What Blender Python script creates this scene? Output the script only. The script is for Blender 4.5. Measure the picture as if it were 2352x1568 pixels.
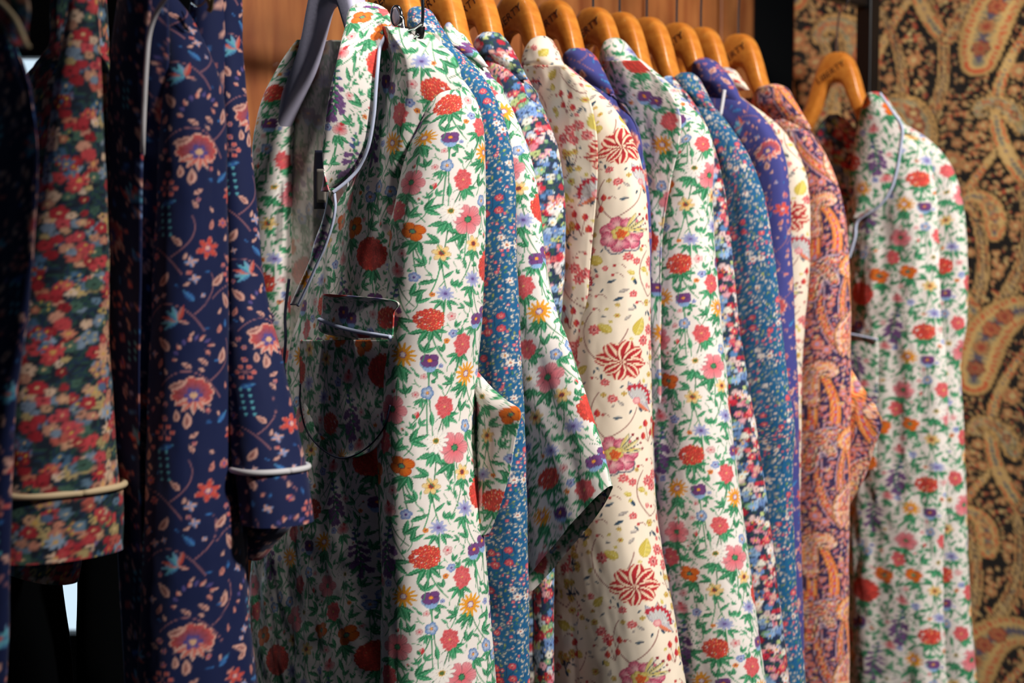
import bpy, bmesh, math
import numpy as np
from mathutils import Vector

for o in list(bpy.data.objects):
    bpy.data.objects.remove(o, do_unlink=True)
scene = bpy.context.scene
C = scene.collection

# ---------------------------------------------------------------- camera
W, H = 2352, 1568
F = 50/36*W                      # focal length in pixels (50 mm on a 36 mm sensor)
CAM_Z = 1.20
PITCH = math.atan((H/2-599)/F)   # the horizon lies at row 599
cam_data = bpy.data.cameras.new('camera')
cam_data.lens, cam_data.sensor_width = 50, 36
cam_data.dof.use_dof = True
cam_data.dof.focus_distance = 1.80
cam_data.dof.aperture_fstop = 3.4
cam_data.clip_start = .05
cam = bpy.data.objects.new('camera', cam_data)
cam.location = (0, 0, CAM_Z)
cam.rotation_euler = (math.pi/2-PITCH, 0, 0)
C.objects.link(cam)
scene.camera = cam

# ---------------------------------------------------------------- light and exposure
scene.view_settings.view_transform = 'Standard'
scene.view_settings.look = 'None'
scene.view_settings.exposure = 0.0
scene.view_settings.gamma = 1.0
scene.view_settings.use_curve_mapping = False
world = bpy.data.worlds.new('world')
scene.world = world
world.use_nodes = True
world.node_tree.nodes['Background'].inputs[0].default_value = (.55, .75, 1, 1)
world.node_tree.nodes['Background'].inputs[1].default_value = .025

def lamp(name, kind, loc, aim, power, col, **kw):
    d = bpy.data.lights.new(name, kind)
    d.energy, d.color = power, col
    for k, v in kw.items():
        setattr(d, k, v)
    o = bpy.data.objects.new(name, d)
    o.location = loc
    o.rotation_euler = (Vector(aim)-Vector(loc)).to_track_quat('-Z', 'Y').to_euler()
    C.objects.link(o)
    return o
lamp('ceiling_spotlight', 'SPOT', (1.6, .45, 2.75), (.5, 2.15, 1.2), 450, (1, .94, .89), spot_size=math.radians(70), spot_blend=1., shadow_soft_size=.12)
lamp('ceiling_spotlight', 'SPOT', (-.15, 1.42, 2.9), (-.22, 1.93, 1.5), 95, (1, .95, .91), spot_size=math.radians(26), spot_blend=1., shadow_soft_size=.06)
lamp('window_side_fill', 'AREA', (-.98, 3.1, 1.35), (-.37, 2.08, 1.35), 9, (.55, .75, 1), size=.35)  # added cool lamp before the window, tints the front robe's far shoulder
# ---------------------------------------------------------------- scene bookkeeping
def tag(o, label=None, cat=None, group=None, kind=None):
    for k, v in (('label', label), ('category', cat), ('group', group), ('kind', kind)):
        if v:
            o[k] = v
    return o

def empty(name, loc, label, cat, group=None):
    o = bpy.data.objects.new(name, None)
    o.empty_display_size = .05
    o.location = loc
    C.objects.link(o)
    return tag(o, label, cat, group)

def link(name, me, mat, parent=None):
    o = bpy.data.objects.new(name, me)
    if mat is not None:
        me.materials.append(mat)
    C.objects.link(o)
    if parent is not None:
        o.parent = parent
        o.matrix_parent_inverse.identity()
        o.location = -Vector(parent.location)
    return o

def mesh_np(name, verts, faces, cols=None, smooth=True):
    """verts (n,3), faces (m,4) int; cols (n,3) linear"""
    verts = np.ascontiguousarray(verts, np.float32)
    faces = np.ascontiguousarray(faces, np.int32)
    me = bpy.data.meshes.new(name)
    m, k = faces.shape
    me.vertices.add(len(verts))
    me.vertices.foreach_set('co', verts.ravel())
    me.loops.add(m*k)
    me.loops.foreach_set('vertex_index', faces.ravel())
    me.polygons.add(m)
    me.polygons.foreach_set('loop_start', np.arange(0, m*k, k, dtype=np.int32))
    me.update(calc_edges=True)
    me.polygons.foreach_set('use_smooth', np.full(m, smooth, bool))
    if cols is not None:
        at = me.color_attributes.new('print', 'FLOAT_COLOR', 'POINT')
        c4 = np.ones((len(verts), 4), np.float32)
        c4[:, :3] = cols
        at.data.foreach_set('color', c4.ravel())
    me.validate()
    return me

def grid_faces(nu, nv, wrap):
    i = np.arange(nu if wrap else nu-1)
    j = np.arange(nv-1)
    I, J = np.meshgrid(i, j)
    I2 = (I+1) % nu
    return np.stack([J*nu+I, J*nu+I2, (J+1)*nu+I2, (J+1)*nu+I], -1).reshape(-1, 4)

# smooth value noise
def _hash(x, y, s):
    h = (x.astype(np.int64)*374761393+y.astype(np.int64)*668265263+s*974634777) & 0xffffffff
    h = ((h ^ (h >> 13))*1274126177) & 0xffffffff
    return ((h ^ (h >> 16)) & 0xffff)/32767.5-1

def vnoise(x, y, s=0):
    x, y = np.broadcast_arrays(x, y)
    xi, yi = np.floor(x), np.floor(y)
    fx, fy = x-xi, y-yi
    fx, fy = fx*fx*fx*(fx*(fx*6-15)+10), fy*fy*fy*(fy*(fy*6-15)+10)
    a, b = _hash(xi, yi, s), _hash(xi+1, yi, s)
    c, d = _hash(xi, yi+1, s), _hash(xi+1, yi+1, s)
    return (a*(1-fx)+b*fx)*(1-fy)+(c*(1-fx)+d*fx)*fy

# ---------------------------------------------------------------- where the picture's rays meet the hanging planes
RAIL_K = .97
RAIL_0 = 2.15                                    # the rail runs through (0, 2.15), away to the right
_n = math.hypot(1, RAIL_K)
D = np.array([1/_n, RAIL_K/_n])                  # along the rail
P = np.array([D[1], -D[0]])                      # across it, towards the aisle
RAIL_Z = 1.7056

def ray(x, y):
    x, y = np.asarray(x, float), np.asarray(y, float)
    dx, dy = (x-W/2)/F, (H/2-y)/F
    cp, sp = math.cos(PITCH), math.sin(PITCH)
    return dx, cp+dy*sp, dy*cp-sp

def rail(s):
    return np.array([s*D[0], RAIL_0+s*D[1]])

def s_at(px, a=0.):
    """place along the rail whose garment plane, a metres out from the rail, shows at column px"""
    k = (px-W/2)/F
    # (s Dx + a Px) = k (R0 + s Dy + a Py)   (tilt neglected)
    return (k*(RAIL_0+a*P[1])-a*P[0])/(D[0]-k*D[1])

def on_plane(s, x, y, off=0.):
    """(a, z) where the ray through pixel x,y meets the plane of the garment at s, pushed off metres towards its front"""
    rx, ry, rz = ray(x, y)
    o = rail(s)-off*D
    # t r = o + a P
    t = (o[0]*D[0]+o[1]*D[1])/(rx*D[0]+ry*D[1])
    a = (t*rx-o[0])*P[0]+(t*ry-o[1])*P[1]
    return a, CAM_Z+t*rz

def w3(s, a, off, z):
    o = rail(s)
    return np.stack(np.broadcast_arrays(o[0]+a*P[0]-off*D[0], o[1]+a*P[1]-off*D[1], z), -1)

def tau_at(px):
    k = (px-W/2)/F
    n = np.sqrt(1+k*k)
    e = np.stack([1/n, -k/n], -1)
    return e@D, e@P

def catmull(p, n):
    p = np.asarray(p, float)
    q = np.concatenate([[2*p[0]-p[1]], p, [2*p[-1]-p[-2]]])
    out = []
    seg = len(p)-1
    for u in np.linspace(0, seg, n):
        i = min(int(u), seg-1)
        f = u-i
        a, b, c, d = q[i:i+4]
        out.append(.5*(2*b+(c-a)*f+(2*a-5*b+4*c-d)*f*f+(3*b-a-3*c+d)*f**3))
    return np.array(out)

def interp_list(v, n):
    v = np.atleast_1d(np.asarray(v, float))
    if len(v) == 1:
        return np.full(n, v[0])
    return np.interp(np.linspace(0, 1, n), np.linspace(0, 1, len(v)), v)

def smooth1(x, k):
    if k < 1:
        return x
    w = np.hanning(2*k+3)[1:-1]
    w /= w.sum()
    pad = np.concatenate([2*x[:1]-x[k:0:-1], x, 2*x[-1:]-x[-2:-k-2:-1]])
    if x.ndim == 1:
        return np.convolve(pad, w, 'valid')
    return np.stack([np.convolve(pad[:, i], w, 'valid') for i in range(x.shape[1])], -1)

# ---------------------------------------------------------------- cloth
def folds(u, v, amp, seed, wide=.055, tall=.55):
    """soft vertical folds plus small creases, metres of displacement"""
    wv = .35*vnoise(v/.22, v*0+seed*.7, seed+5)
    f = vnoise(u/wide+wv, v/tall, seed)+.5*vnoise(u/(wide*.45)+wv*2, v/(tall*.5), seed+1)
    c = .22*vnoise(u/.022+v/.05, v/.07-u/.06, seed+2)+.10*vnoise(u/.010, v/.022, seed+3)
    return amp*(f+c)

def section_angles(circ, res, dense=(-80, 185), coarse=4.):
    lo, hi = math.radians(dense[0]), math.radians(dense[1])
    n1 = max(8, int(circ*(hi-lo)/(2*math.pi)/res))
    n2 = max(4, int(circ*(1-(hi-lo)/(2*math.pi))/(res*coarse)))
    return np.concatenate([np.linspace(lo, hi, n1, endpoint=False), np.linspace(hi, lo+2*math.pi, n2, endpoint=False)])

def arm(name, parent, mat, pr, s, sil, A, B, off=0., res=.0026, amp=.003, seed=1, uv=(0, 0), wide=.055, sk=8, skew=0., power=.85, mirror=False, coarse=4.):
    """a hanging tube of cloth: sil = outer edge in picture pixels from the neck over the shoulder and down;
    A, B = half widths in the garment's plane and along the rail"""
    sil = np.array(sil, float)
    sp = catmull(sil, 40*len(sil))
    a, z = on_plane(s, sp[:, 0], sp[:, 1], off)
    L = np.concatenate([[0], np.cumsum(np.hypot(np.diff(a), np.diff(z)))])
    n = max(12, int(L[-1]/res))
    t = np.linspace(0, L[-1], n)
    px = np.interp(t, L, sp[:, 0])
    S = np.stack([np.interp(t, L, a), np.interp(t, L, z)], -1)
    k = max(1, int(.006*sk/res))
    S = smooth1(S, min(k, n//3))
    T = np.gradient(S, axis=0)
    T = smooth1(T, min(int(.03/res), n//3))
    T /= np.linalg.norm(T, axis=1)[:, None]
    N = np.stack([-T[:, 1], T[:, 0]], -1)
    if mirror:
        N = -N
    An, Bn = interp_list(A, n), interp_list(B, n)
    de, pe = tau_at(px)
    reach = np.sqrt(An**2+(Bn*N[:, 0]*de/pe)**2)
    cen = S-N*reach[:, None]
    circ = 2*math.pi*max((An.max()+Bn.max())*.5, .01)*1.05
    ph = section_angles(circ, res, coarse=coarse)
    cs, sn = np.cos(ph), np.sin(ph)
    cs, sn = np.sign(cs)*np.abs(cs)**power, np.sign(sn)*np.abs(sn)**power
    x = An[:, None]*cs[None]                     # along N
    y = Bn[:, None]*sn[None]                     # towards the front
    # cloth coordinates
    seg = np.hypot(np.diff(x, axis=1, append=x[:, :1]), np.diff(y, axis=1, append=y[:, :1]))
    u = np.cumsum(seg, axis=1)-seg
    ref = np.argmin(np.abs(ph-math.radians(55)))
    u = u-u[:, ref:ref+1]
    v = -t[:, None]+0*u
    h = folds(u, v, amp, seed, wide)
    nn = np.hypot(cs/An[:, None], sn/Bn[:, None])
    x = x+h*(cs/An[:, None])/nn
    y = y+h*(sn/Bn[:, None])/nn
    sh = skew*np.clip((t/t[-1]-.55)/.45, 0, 1)[:, None]**1.5*(An[:, None]-x)*(t[:, None]*0+1)
    aa = cen[:, 0:1]+N[:, 0:1]*x+T[:, 0:1]*sh
    zz = cen[:, 1:2]+N[:, 1:2]*x+T[:, 1:2]*sh
    pos = w3(s, aa, off+y, zz)
    nv, nu = u.shape
    col = sample(pr, u-uv[0], v-sh-uv[1]) if pr else None
    me = mesh_np(name, pos.reshape(-1, 3), grid_faces(nu, nv, True), None if col is None else col.reshape(-1, 3))
    return link(name, me, mat, parent)

def tube_px(name, parent, mat, pr, s, rows, B, off=0., res=.0026, amp=.003, seed=1, uv=(0, 0), wide=.055, power=.85, dense=(-80, 185)):
    """closed cloth shape from picture rows (y, xl, xr), sections level"""
    rows = np.array(rows, float)
    rr = catmull(rows, 30*len(rows))
    xc = (rr[:, 1]+rr[:, 2])/2
    a, z = on_plane(s, xc, rr[:, 0], off)
    rx, ry, rz = ray(xc, rr[:, 0])
    o = rail(s)-off*D
    dist = (o@D)/(rx*D[0]+ry*D[1])
    w = np.maximum(rr[:, 2]-rr[:, 1], 1)/2/F*dist
    Bq = interp_list(B, len(rr))
    Bq = np.minimum(Bq, w*1.05)
    de, pe = tau_at(xc)
    Aq = np.sqrt(np.maximum(w**2-(Bq*de)**2, (w*.25)**2))/np.abs(pe)
    L = np.concatenate([[0], np.cumsum(np.abs(np.diff(z))+np.abs(np.diff(a))*.6)])
    n = max(10, int(L[-1]/res))
    t = np.linspace(0, L[-1], n)
    f = lambda q: np.interp(t, L, q)
    a, z, An, Bn = f(a), f(z), f(Aq), f(Bq)
    circ = 2*math.pi*(An.max()+Bn.max())*.5*1.05
    ph = section_angles(circ, res, dense)
    cs, sn = np.cos(ph), np.sin(ph)
    cs, sn = np.sign(cs)*np.abs(cs)**power, np.sign(sn)*np.abs(sn)**power
    x, y = An[:, None]*cs, Bn[:, None]*sn
    seg = np.hypot(np.diff(x, axis=1, append=x[:, :1]), np.diff(y, axis=1, append=y[:, :1]))
    u = np.cumsum(seg, axis=1)-seg
    ref = np.argmin(np.abs(ph-math.radians(55)))
    u = u-u[:, ref:ref+1]
    v = -t[:, None]+0*u
    h = folds(u, v, amp, seed, wide)*np.minimum(1, An/.03)[:, None]
    nn = np.hypot(cs/An[:, None], sn/Bn[:, None])
    x = x+h*(cs/An[:, None])/nn
    y = y+h*(sn/Bn[:, None])/nn
    pos = w3(s, a[:, None]+x, off+y, z[:, None]+0*x)
    nv, nu = u.shape
    col = sample(pr, u-uv[0], v-uv[1]) if pr else None
    verts = pos.reshape(-1, 3)
    faces = grid_faces(nu, nv, True)
    me = mesh_np(name, verts, faces, None if col is None else col.reshape(-1, 3))
    return link(name, me, mat, parent)

def sheet(name, parent, mat, pr, s, rows, off, bulge=0., res=.0026, amp=.002, seed=1, uv=(0, 0), rot=0., thick=.0016, wide=.05, tilt=0., skip_smooth=False, us=1., wrap=0.):
    """a panel of cloth from picture rows (y, xl, xr[, off]); bulges towards the front between its edges"""
    rows = [tuple(r)+((off,) if len(r) == 3 else ()) for r in rows]
    rr = catmull(rows, 30*len(rows)) if not skip_smooth else np.array([np.interp(np.linspace(0, len(rows)-1, 30*len(rows)), np.arange(len(rows)), [r[i] for r in rows]) for i in range(4)]).T
    al, zl = [], []
    for q in (1, 2):
        o = rail(s)[None]-(rr[:, 3:4]+tilt*(q-1.5))*D[None]
        rx, ry, rz = ray(rr[:, q], rr[:, 0])
        t = (o@D)/(rx*D[0]+ry*D[1])
        al.append((t*rx-o[:, 0])*P[0]+(t*ry-o[:, 1])*P[1])
        zl.append(CAM_Z+t*rz)
    L = np.concatenate([[0], np.cumsum(np.hypot(np.diff((zl[0]+zl[1])/2), np.diff((al[0]+al[1])/2)*.7))])
    n = max(6, int(L[-1]/res))
    t = np.linspace(0, L[-1], n)
    f = lambda q: np.interp(t, L, q)
    a0, a1, z0, z1, of = f(al[0]), f(al[1]), f(zl[0]), f(zl[1]), f(rr[:, 3])
    wmax = np.max(np.hypot(a1-a0, z1-z0))
    m = max(4, int(wmax*1.1/res))
    q = np.linspace(0, 1, m)[None]
    a = a0[:, None]*(1-q)+a1[:, None]*q
    z = z0[:, None]*(1-q)+z1[:, None]*q
    wd = np.hypot(a1-a0, tilt)[:, None]
    ofs = of[:, None]+bulge*np.sin(np.pi*q)+tilt*(q-.5)
    ofs = ofs-wrap*np.clip((q-.78)/.22, 0, 1)**1.6
    sg = np.sqrt(np.diff(a, axis=1)**2+np.diff(ofs, axis=1)**2+np.diff(z, axis=1)**2)
    u = np.concatenate([np.zeros((n, 1)), np.cumsum(sg, axis=1)], 1)
    u = us*(u-u[:, m//2:m//2+1])+((a0+a1)/2)[:, None]*.9
    v = -t[:, None]+0*u
    edge = np.clip(np.minimum(q, 1-q)*m*res/.01, .15, 1)
    ofs = ofs+folds(u, v, amp, seed, wide)*edge
    if rot:
        c, sn = math.cos(rot), math.sin(rot)
        u, v = u*c-v*sn, u*sn+v*c
    pos = w3(s, a, ofs, z)
    col = sample(pr, u-uv[0], v-uv[1]) if pr else None
    nv, nu = u.shape
    me = mesh_np(name, pos.reshape(-1, 3), grid_faces(nu, nv, False), None if col is None else col.reshape(-1, 3))
    o = link(name, me, mat, parent)
    if thick:
        sm = o.modifiers.new('thickness', 'SOLIDIFY')
        sm.thickness, sm.offset = thick, 0
    return o

def cord_mesh(name, pts, r, sides=10, closed=False, step=None):
    pts = np.asarray(pts, float)
    n = len(pts)
    T = np.gradient(pts, axis=0)
    T /= np.linalg.norm(T, axis=1)[:, None]+1e-12
    up = np.array([.3, .2, 1.])
    r = np.broadcast_to(np.asarray(r, float), (n,))
    X = np.cross(T, up)
    bad = np.linalg.norm(X, axis=1) < .15
    X[bad] = np.cross(T[bad], np.array([1., 0, 0]))
    X /= np.linalg.norm(X, axis=1)[:, None]
    for i in range(1, n):                       # carry the frame along
        X[i] = X[i-1]-T[i]*np.dot(X[i-1], T[i])
        X[i] /= np.linalg.norm(X[i])
    Y = np.cross(T, X)
    ph = np.linspace(0, 2*math.pi, sides, endpoint=False)
    v = pts[:, None]+r[:, None, None]*(X[:, None]*np.cos(ph)[None, :, None]+Y[:, None]*np.sin(ph)[None, :, None])
    faces = grid_faces(sides, n, True)
    verts = v.reshape(-1, 3)
    verts = np.concatenate([verts, pts[:1], pts[-1:]])
    c0, c1 = n*sides, n*sides+1
    i = np.arange(sides)
    j = (i+1) % sides
    caps = np.concatenate([np.stack([np.full(sides, c0), j, i, i], -1), np.stack([np.full(sides, c1), (n-1)*sides+i, (n-1)*sides+j, (n-1)*sides+j], -1)])
    # caps as real triangles
    me = bpy.data.meshes.new(name)
    me.from_pydata(verts.tolist(), [], faces.tolist()+[c[:3].tolist() for c in caps])
    me.polygons.foreach_set('use_smooth', np.ones(len(me.polygons), bool))
    me.update()
    return me

def cord(name, parent, mat, pts, r, sides=10):
    return link(name, cord_mesh(name, pts, r, sides), mat, parent)

def cord_px(name, parent, mat, s, pix, off, r, n=None, sides=8):
    p = catmull([tuple(q)+((off,) if len(q) == 2 else ()) for q in pix], n or 14*len(pix))
    pts = []
    for x, y, o in p:
        a, z = on_plane(s, x, y, o)
        pts.append(w3(s, a, o, z))
    return cord(name, parent, mat, np.array(pts), r, sides)

def box_mesh(name, lo, hi, bevel=0.):
    bm = bmesh.new()
    bmesh.ops.create_cube(bm, size=1)
    for v in bm.verts:
        v.co = Vector([(lo[i]+hi[i])/2+v.co[i]*(hi[i]-lo[i]) for i in range(3)])
    if bevel:
        bmesh.ops.bevel(bm, geom=bm.edges[:], offset=bevel, segments=3, affect='EDGES')
    me = bpy.data.meshes.new(name)
    bm.to_mesh(me)
    bm.free()
    return me

def ring_px(name, parent, mat, s, y, xl, xr, B, off, r, slope=0., power=.85):
    """piping that runs right round a tube whose section at row y spans xl..xr"""
    xc = (xl+xr)/2
    a, z = on_plane(s, xc, y, off)
    rx, ry, rz = ray(xc, y)
    o = rail(s)-off*D
    dist = (o@D)/(rx*D[0]+ry*D[1])
    w = (xr-xl)/2/F*dist
    de, pe = tau_at(xc)
    B = min(B, w*1.05)
    A = math.sqrt(max(w**2-(B*de)**2, (w*.25)**2))/abs(pe)
    ph = np.linspace(0, 2*math.pi, 97)
    cs, sn = np.cos(ph), np.sin(ph)
    cs, sn = np.sign(cs)*np.abs(cs)**power, np.sign(sn)*np.abs(sn)**power
    k = (xc-W/2)/F
    ex = (A*cs*P[0]-B*sn*D[0])           # sideways reach, for a slight slope across the picture
    pts = w3(s, a+(A+r*.6)*cs, off+(B+r*.6)*sn, z+slope*ex)
    return cord(name, parent, mat, pts, r, 8)
# ---------------------------------------------------------------- fabric prints
# Every print is drawn as a repeating tile (colour arrays), then read at each vertex of the cloth.
RNG = np.random.default_rng(7)

def hexc(h):
    return np.array([int(h[i:i+2], 16)/255 for i in (0, 2, 4)], np.float32)

class Tile:
    def __init__(self, w, h, ppm, bg):
        self.w, self.h, self.ppm, self.scale = w, h, ppm, 1.
        self.nx, self.ny = int(round(w*ppm)), int(round(h*ppm))
        self.img = np.empty((self.ny, self.nx, 3), np.float32)
        self.img[:] = bg
        self.occ = np.zeros((self.ny, self.nx), np.float32)
    def win(self, x, y, r):
        p = self.ppm
        ix = np.arange(int((x-r)*p), int((x+r)*p)+2)
        iy = np.arange(int((y-r)*p), int((y+r)*p)+2)
        dx = (ix+.5)/p-x
        dy = (iy+.5)/p-y
        return iy[:, None] % self.ny, ix[None, :] % self.nx, dx[None, :].astype(np.float32), dy[:, None].astype(np.float32)
    def put(self, iy, ix, a, col, occ=True):
        a = np.clip(a, 0, 1)
        base = self.img[iy, ix]
        self.img[iy, ix] = base+(np.asarray(col, np.float32)-base)*a[..., None]
        if occ:
            self.occ[iy, ix] = np.maximum(self.occ[iy, ix], a)
    def aa(self, d):
        return np.clip(.5-d*self.ppm, 0, 1)
    def free(self, x, y, r):
        iy, ix, dx, dy = self.win(x, y, r)
        m = (dx*dx+dy*dy) < r*r
        return 1-self.occ[iy, ix][m].mean()

def lerp(a, b, t):
    return a+(b-a)*t

def flower(t, x, y, R, n, cin, cout, rot=0., notch=.3, pw=.5, out=None, mid=None, mr=.25, sq=1., sqa=0., ow=.45, veins=.12, g=1.):
    iy, ix, dx, dy = t.win(x, y, R*1.15)
    if sq != 1:
        c, s = math.cos(sqa), math.sin(sqa)
        u = dx*c+dy*s
        v = (-dx*s+dy*c)/sq
        dx, dy = u, v
    r = np.sqrt(dx*dx+dy*dy)+1e-6
    th = np.arctan2(dy, dx)-rot
    k = np.abs(np.cos(n/2*th))
    rho = R*(1-notch*(1-k**pw))*(1+.04*np.sin(3*th+x))
    d = (r-rho)*.8
    q = np.clip(r/rho, 0, 1)**g
    col = lerp(cin, cout, q[..., None])
    sh = 1-veins*(np.sin(th*n*5)*.5+.5)*q-.25*np.exp(-(k/.16)**2)*(r > R*.15)
    col = col*sh[..., None]
    if out is not None:
        e = np.exp(-((d+ow*.5)/(ow*.6))**2)
        col = lerp(col, out, np.clip(e*.85, 0, 1)[..., None])
    t.put(iy, ix, t.aa(d), col)
    if mid is not None:
        if not isinstance(mid, list):
            mid = [mid]
        for j, m in enumerate(mid):
            rr = R*mr*(1-.45*j/len(mid)*2*.5*1.2)
            dd = r-rr*(1+.13*np.sin(7*th+j))
            t.put(iy, ix, t.aa(dd), m)

def leaf(t, x, y, L, W, ang, c1, c2, curve=0., serr=0., rib=None, out=None, nser=6):
    """starts at x,y and grows along ang"""
    iy, ix, dx, dy = t.win(x+math.cos(ang)*L/2, y+math.sin(ang)*L/2, L*.62+W)
    dx = dx+math.cos(ang)*L/2
    dy = dy+math.sin(ang)*L/2
    c, s = math.cos(ang), math.sin(ang)
    u = (dx*c+dy*s)/L
    v = (-dx*s+dy*c)/(W*.5)
    uc = np.clip(u, 0, 1)
    v = v-curve*4*uc*(1-uc)
    h = np.clip(np.sin(np.pi*uc**.75), 0, 1)**.85
    if serr:
        h = h*(1-serr*((uc*nser+.3*np.abs(v)) % 1))
    d = (np.abs(v)-h)*W*.5
    d = np.maximum(d, np.maximum(-u, u-1)*L)
    col = np.where((v > 0)[..., None], c1, c2)*(1-.12*(np.sin((u*9-np.abs(v)*1.5)*6.28)*.5+.5))[..., None]
    if rib is not None:
        col = lerp(col, rib, np.exp(-(v*W*.5/.35)**2)[..., None]*.7)
    if out is not None:
        col = lerp(col, out, np.exp(-((d+.25)/.35)**2)[..., None]*.8)
    t.put(iy, ix, t.aa(d), col)

def bez(p0, p1, p2, n=24):
    s = np.linspace(0, 1, n)[:, None]
    p0, p1, p2 = map(np.array, (p0, p1, p2))
    return (1-s)**2*p0+2*s*(1-s)*p1+s*s*p2

def stroke(t, pts, w0, w1, col, only_free=False):
    pts = np.asarray(pts, float)
    seg = np.linalg.norm(np.diff(pts, axis=0), axis=1)
    al = np.concatenate([[0], np.cumsum(seg)])
    n = max(2, int(al[-1]/max(.35, w0*.4)))
    sx = np.interp(np.linspace(0, al[-1], n), al, pts[:, 0])
    sy = np.interp(np.linspace(0, al[-1], n), al, pts[:, 1])
    for i in range(n):
        w = lerp(w0, w1, i/(n-1))*.5
        iy, ix, dx, dy = t.win(sx[i], sy[i], w+.8)
        a = t.aa(np.sqrt(dx*dx+dy*dy)-w)
        if only_free:
            a = a*(1-t.occ[iy, ix])
        t.put(iy, ix, a, col, occ=not only_free)

def disc(t, x, y, r, col, rim=None):
    iy, ix, dx, dy = t.win(x, y, r+.8)
    d = np.sqrt(dx*dx+dy*dy)-r
    c = np.broadcast_to(np.asarray(col, np.float32), d.shape+(3,))
    if rim is not None:
        c = lerp(c, rim, np.clip(1+d/(r*.5), 0, 1)[..., None])
    t.put(iy, ix, t.aa(d), c)

def horn(t, pts, rad, bands, col_out=None, frill=0., nf=30, dots=None):
    """tapered curved band (paisley, scroll): nested bands of colour by distance inward"""
    pts = np.asarray(pts, np.float32)
    rad = np.asarray(rad, np.float32)
    lo = (pts-rad[:, None]*1.4).min(0)
    hi = (pts+rad[:, None]*1.4).max(0)
    cx, cy = (lo+hi)/2
    R = float(max(hi-lo))/2+1
    iy, ix, dx, dy = t.win(cx, cy, R)
    best = np.full(np.broadcast(dx, dy).shape, 1e9, np.float32)
    arg = np.zeros(best.shape, np.float32)
    rr = np.ones(best.shape, np.float32)
    for i, (p, r) in enumerate(zip(pts, rad)):
        dd = np.sqrt((dx-(p[0]-cx))**2+(dy-(p[1]-cy))**2)-r
        m = dd < best
        best = np.where(m, dd, best)
        arg = np.where(m, i/len(pts), arg)
        rr = np.where(m, r, rr)
    best = best+frill*(np.sin(arg*nf*6.28)*.5+.5)
    rel = np.clip(-best/np.maximum(rr, .01), 0, .999)
    idx = (rel*len(bands)).astype(int)
    col = np.asarray(bands, np.float32)[idx]
    if dots is not None:
        on = (np.sin(arg*nf*6.28*1.5) > .2) & (idx % 2 == 1)
        col = np.where(on[..., None], dots, col)
    if col_out is not None:
        t.put(iy, ix, t.aa(best-.7), np.broadcast_to(col_out, col.shape))
    t.put(iy, ix, t.aa(best), col)

GR1, GR2, GRB = hexc('43a06c'), hexc('257d50'), hexc('93d4ac')

def umbel(t, x, y, R, red, lite, gap, sq=.92, rot=0.):
    """rounded head of many tiny red florets, a green fork showing through low down"""
    n = int(R*R*.5)
    for i in range(n):
        q = math.sqrt((i+.5)/n)*R
        a = i*2.39996+rot
        px, py = q*math.cos(a), q*math.sin(a)*sq
        if RNG.random() < .12:
            continue
        c = red*RNG.uniform(.84, 1.1)
        flower(t, x+px, y+py, R*.135, 5, c, c*1.05, RNG.uniform(0, 6), .25, .5, red*.74, veins=0, ow=.35)
        if i % 2:
            disc(t, x+px, y+py, .6, lite)

def fill(t, n, rlo, rhi, fn, need=.97):
    for i in range(n):
        r = RNG.uniform(rlo, rhi)
        x, y = RNG.uniform(0, t.w), RNG.uniform(0, t.h)
        if t.free(x, y, r) >= need:
            fn(x, y, r)

def sprig(t, x, y, L, ang, n=3, c1=GR1, c2=GR2, W=.42, serr=.25):
    for j in range(n):
        a = ang+(j-(n-1)/2)*.75
        leaf(t, x, y, L*(1-.12*abs(j-(n-1)/2)), L*W, a, c1*RNG.uniform(.9, 1.12), c2*RNG.uniform(.9, 1.12), serr=serr, rib=GRB)

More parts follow.
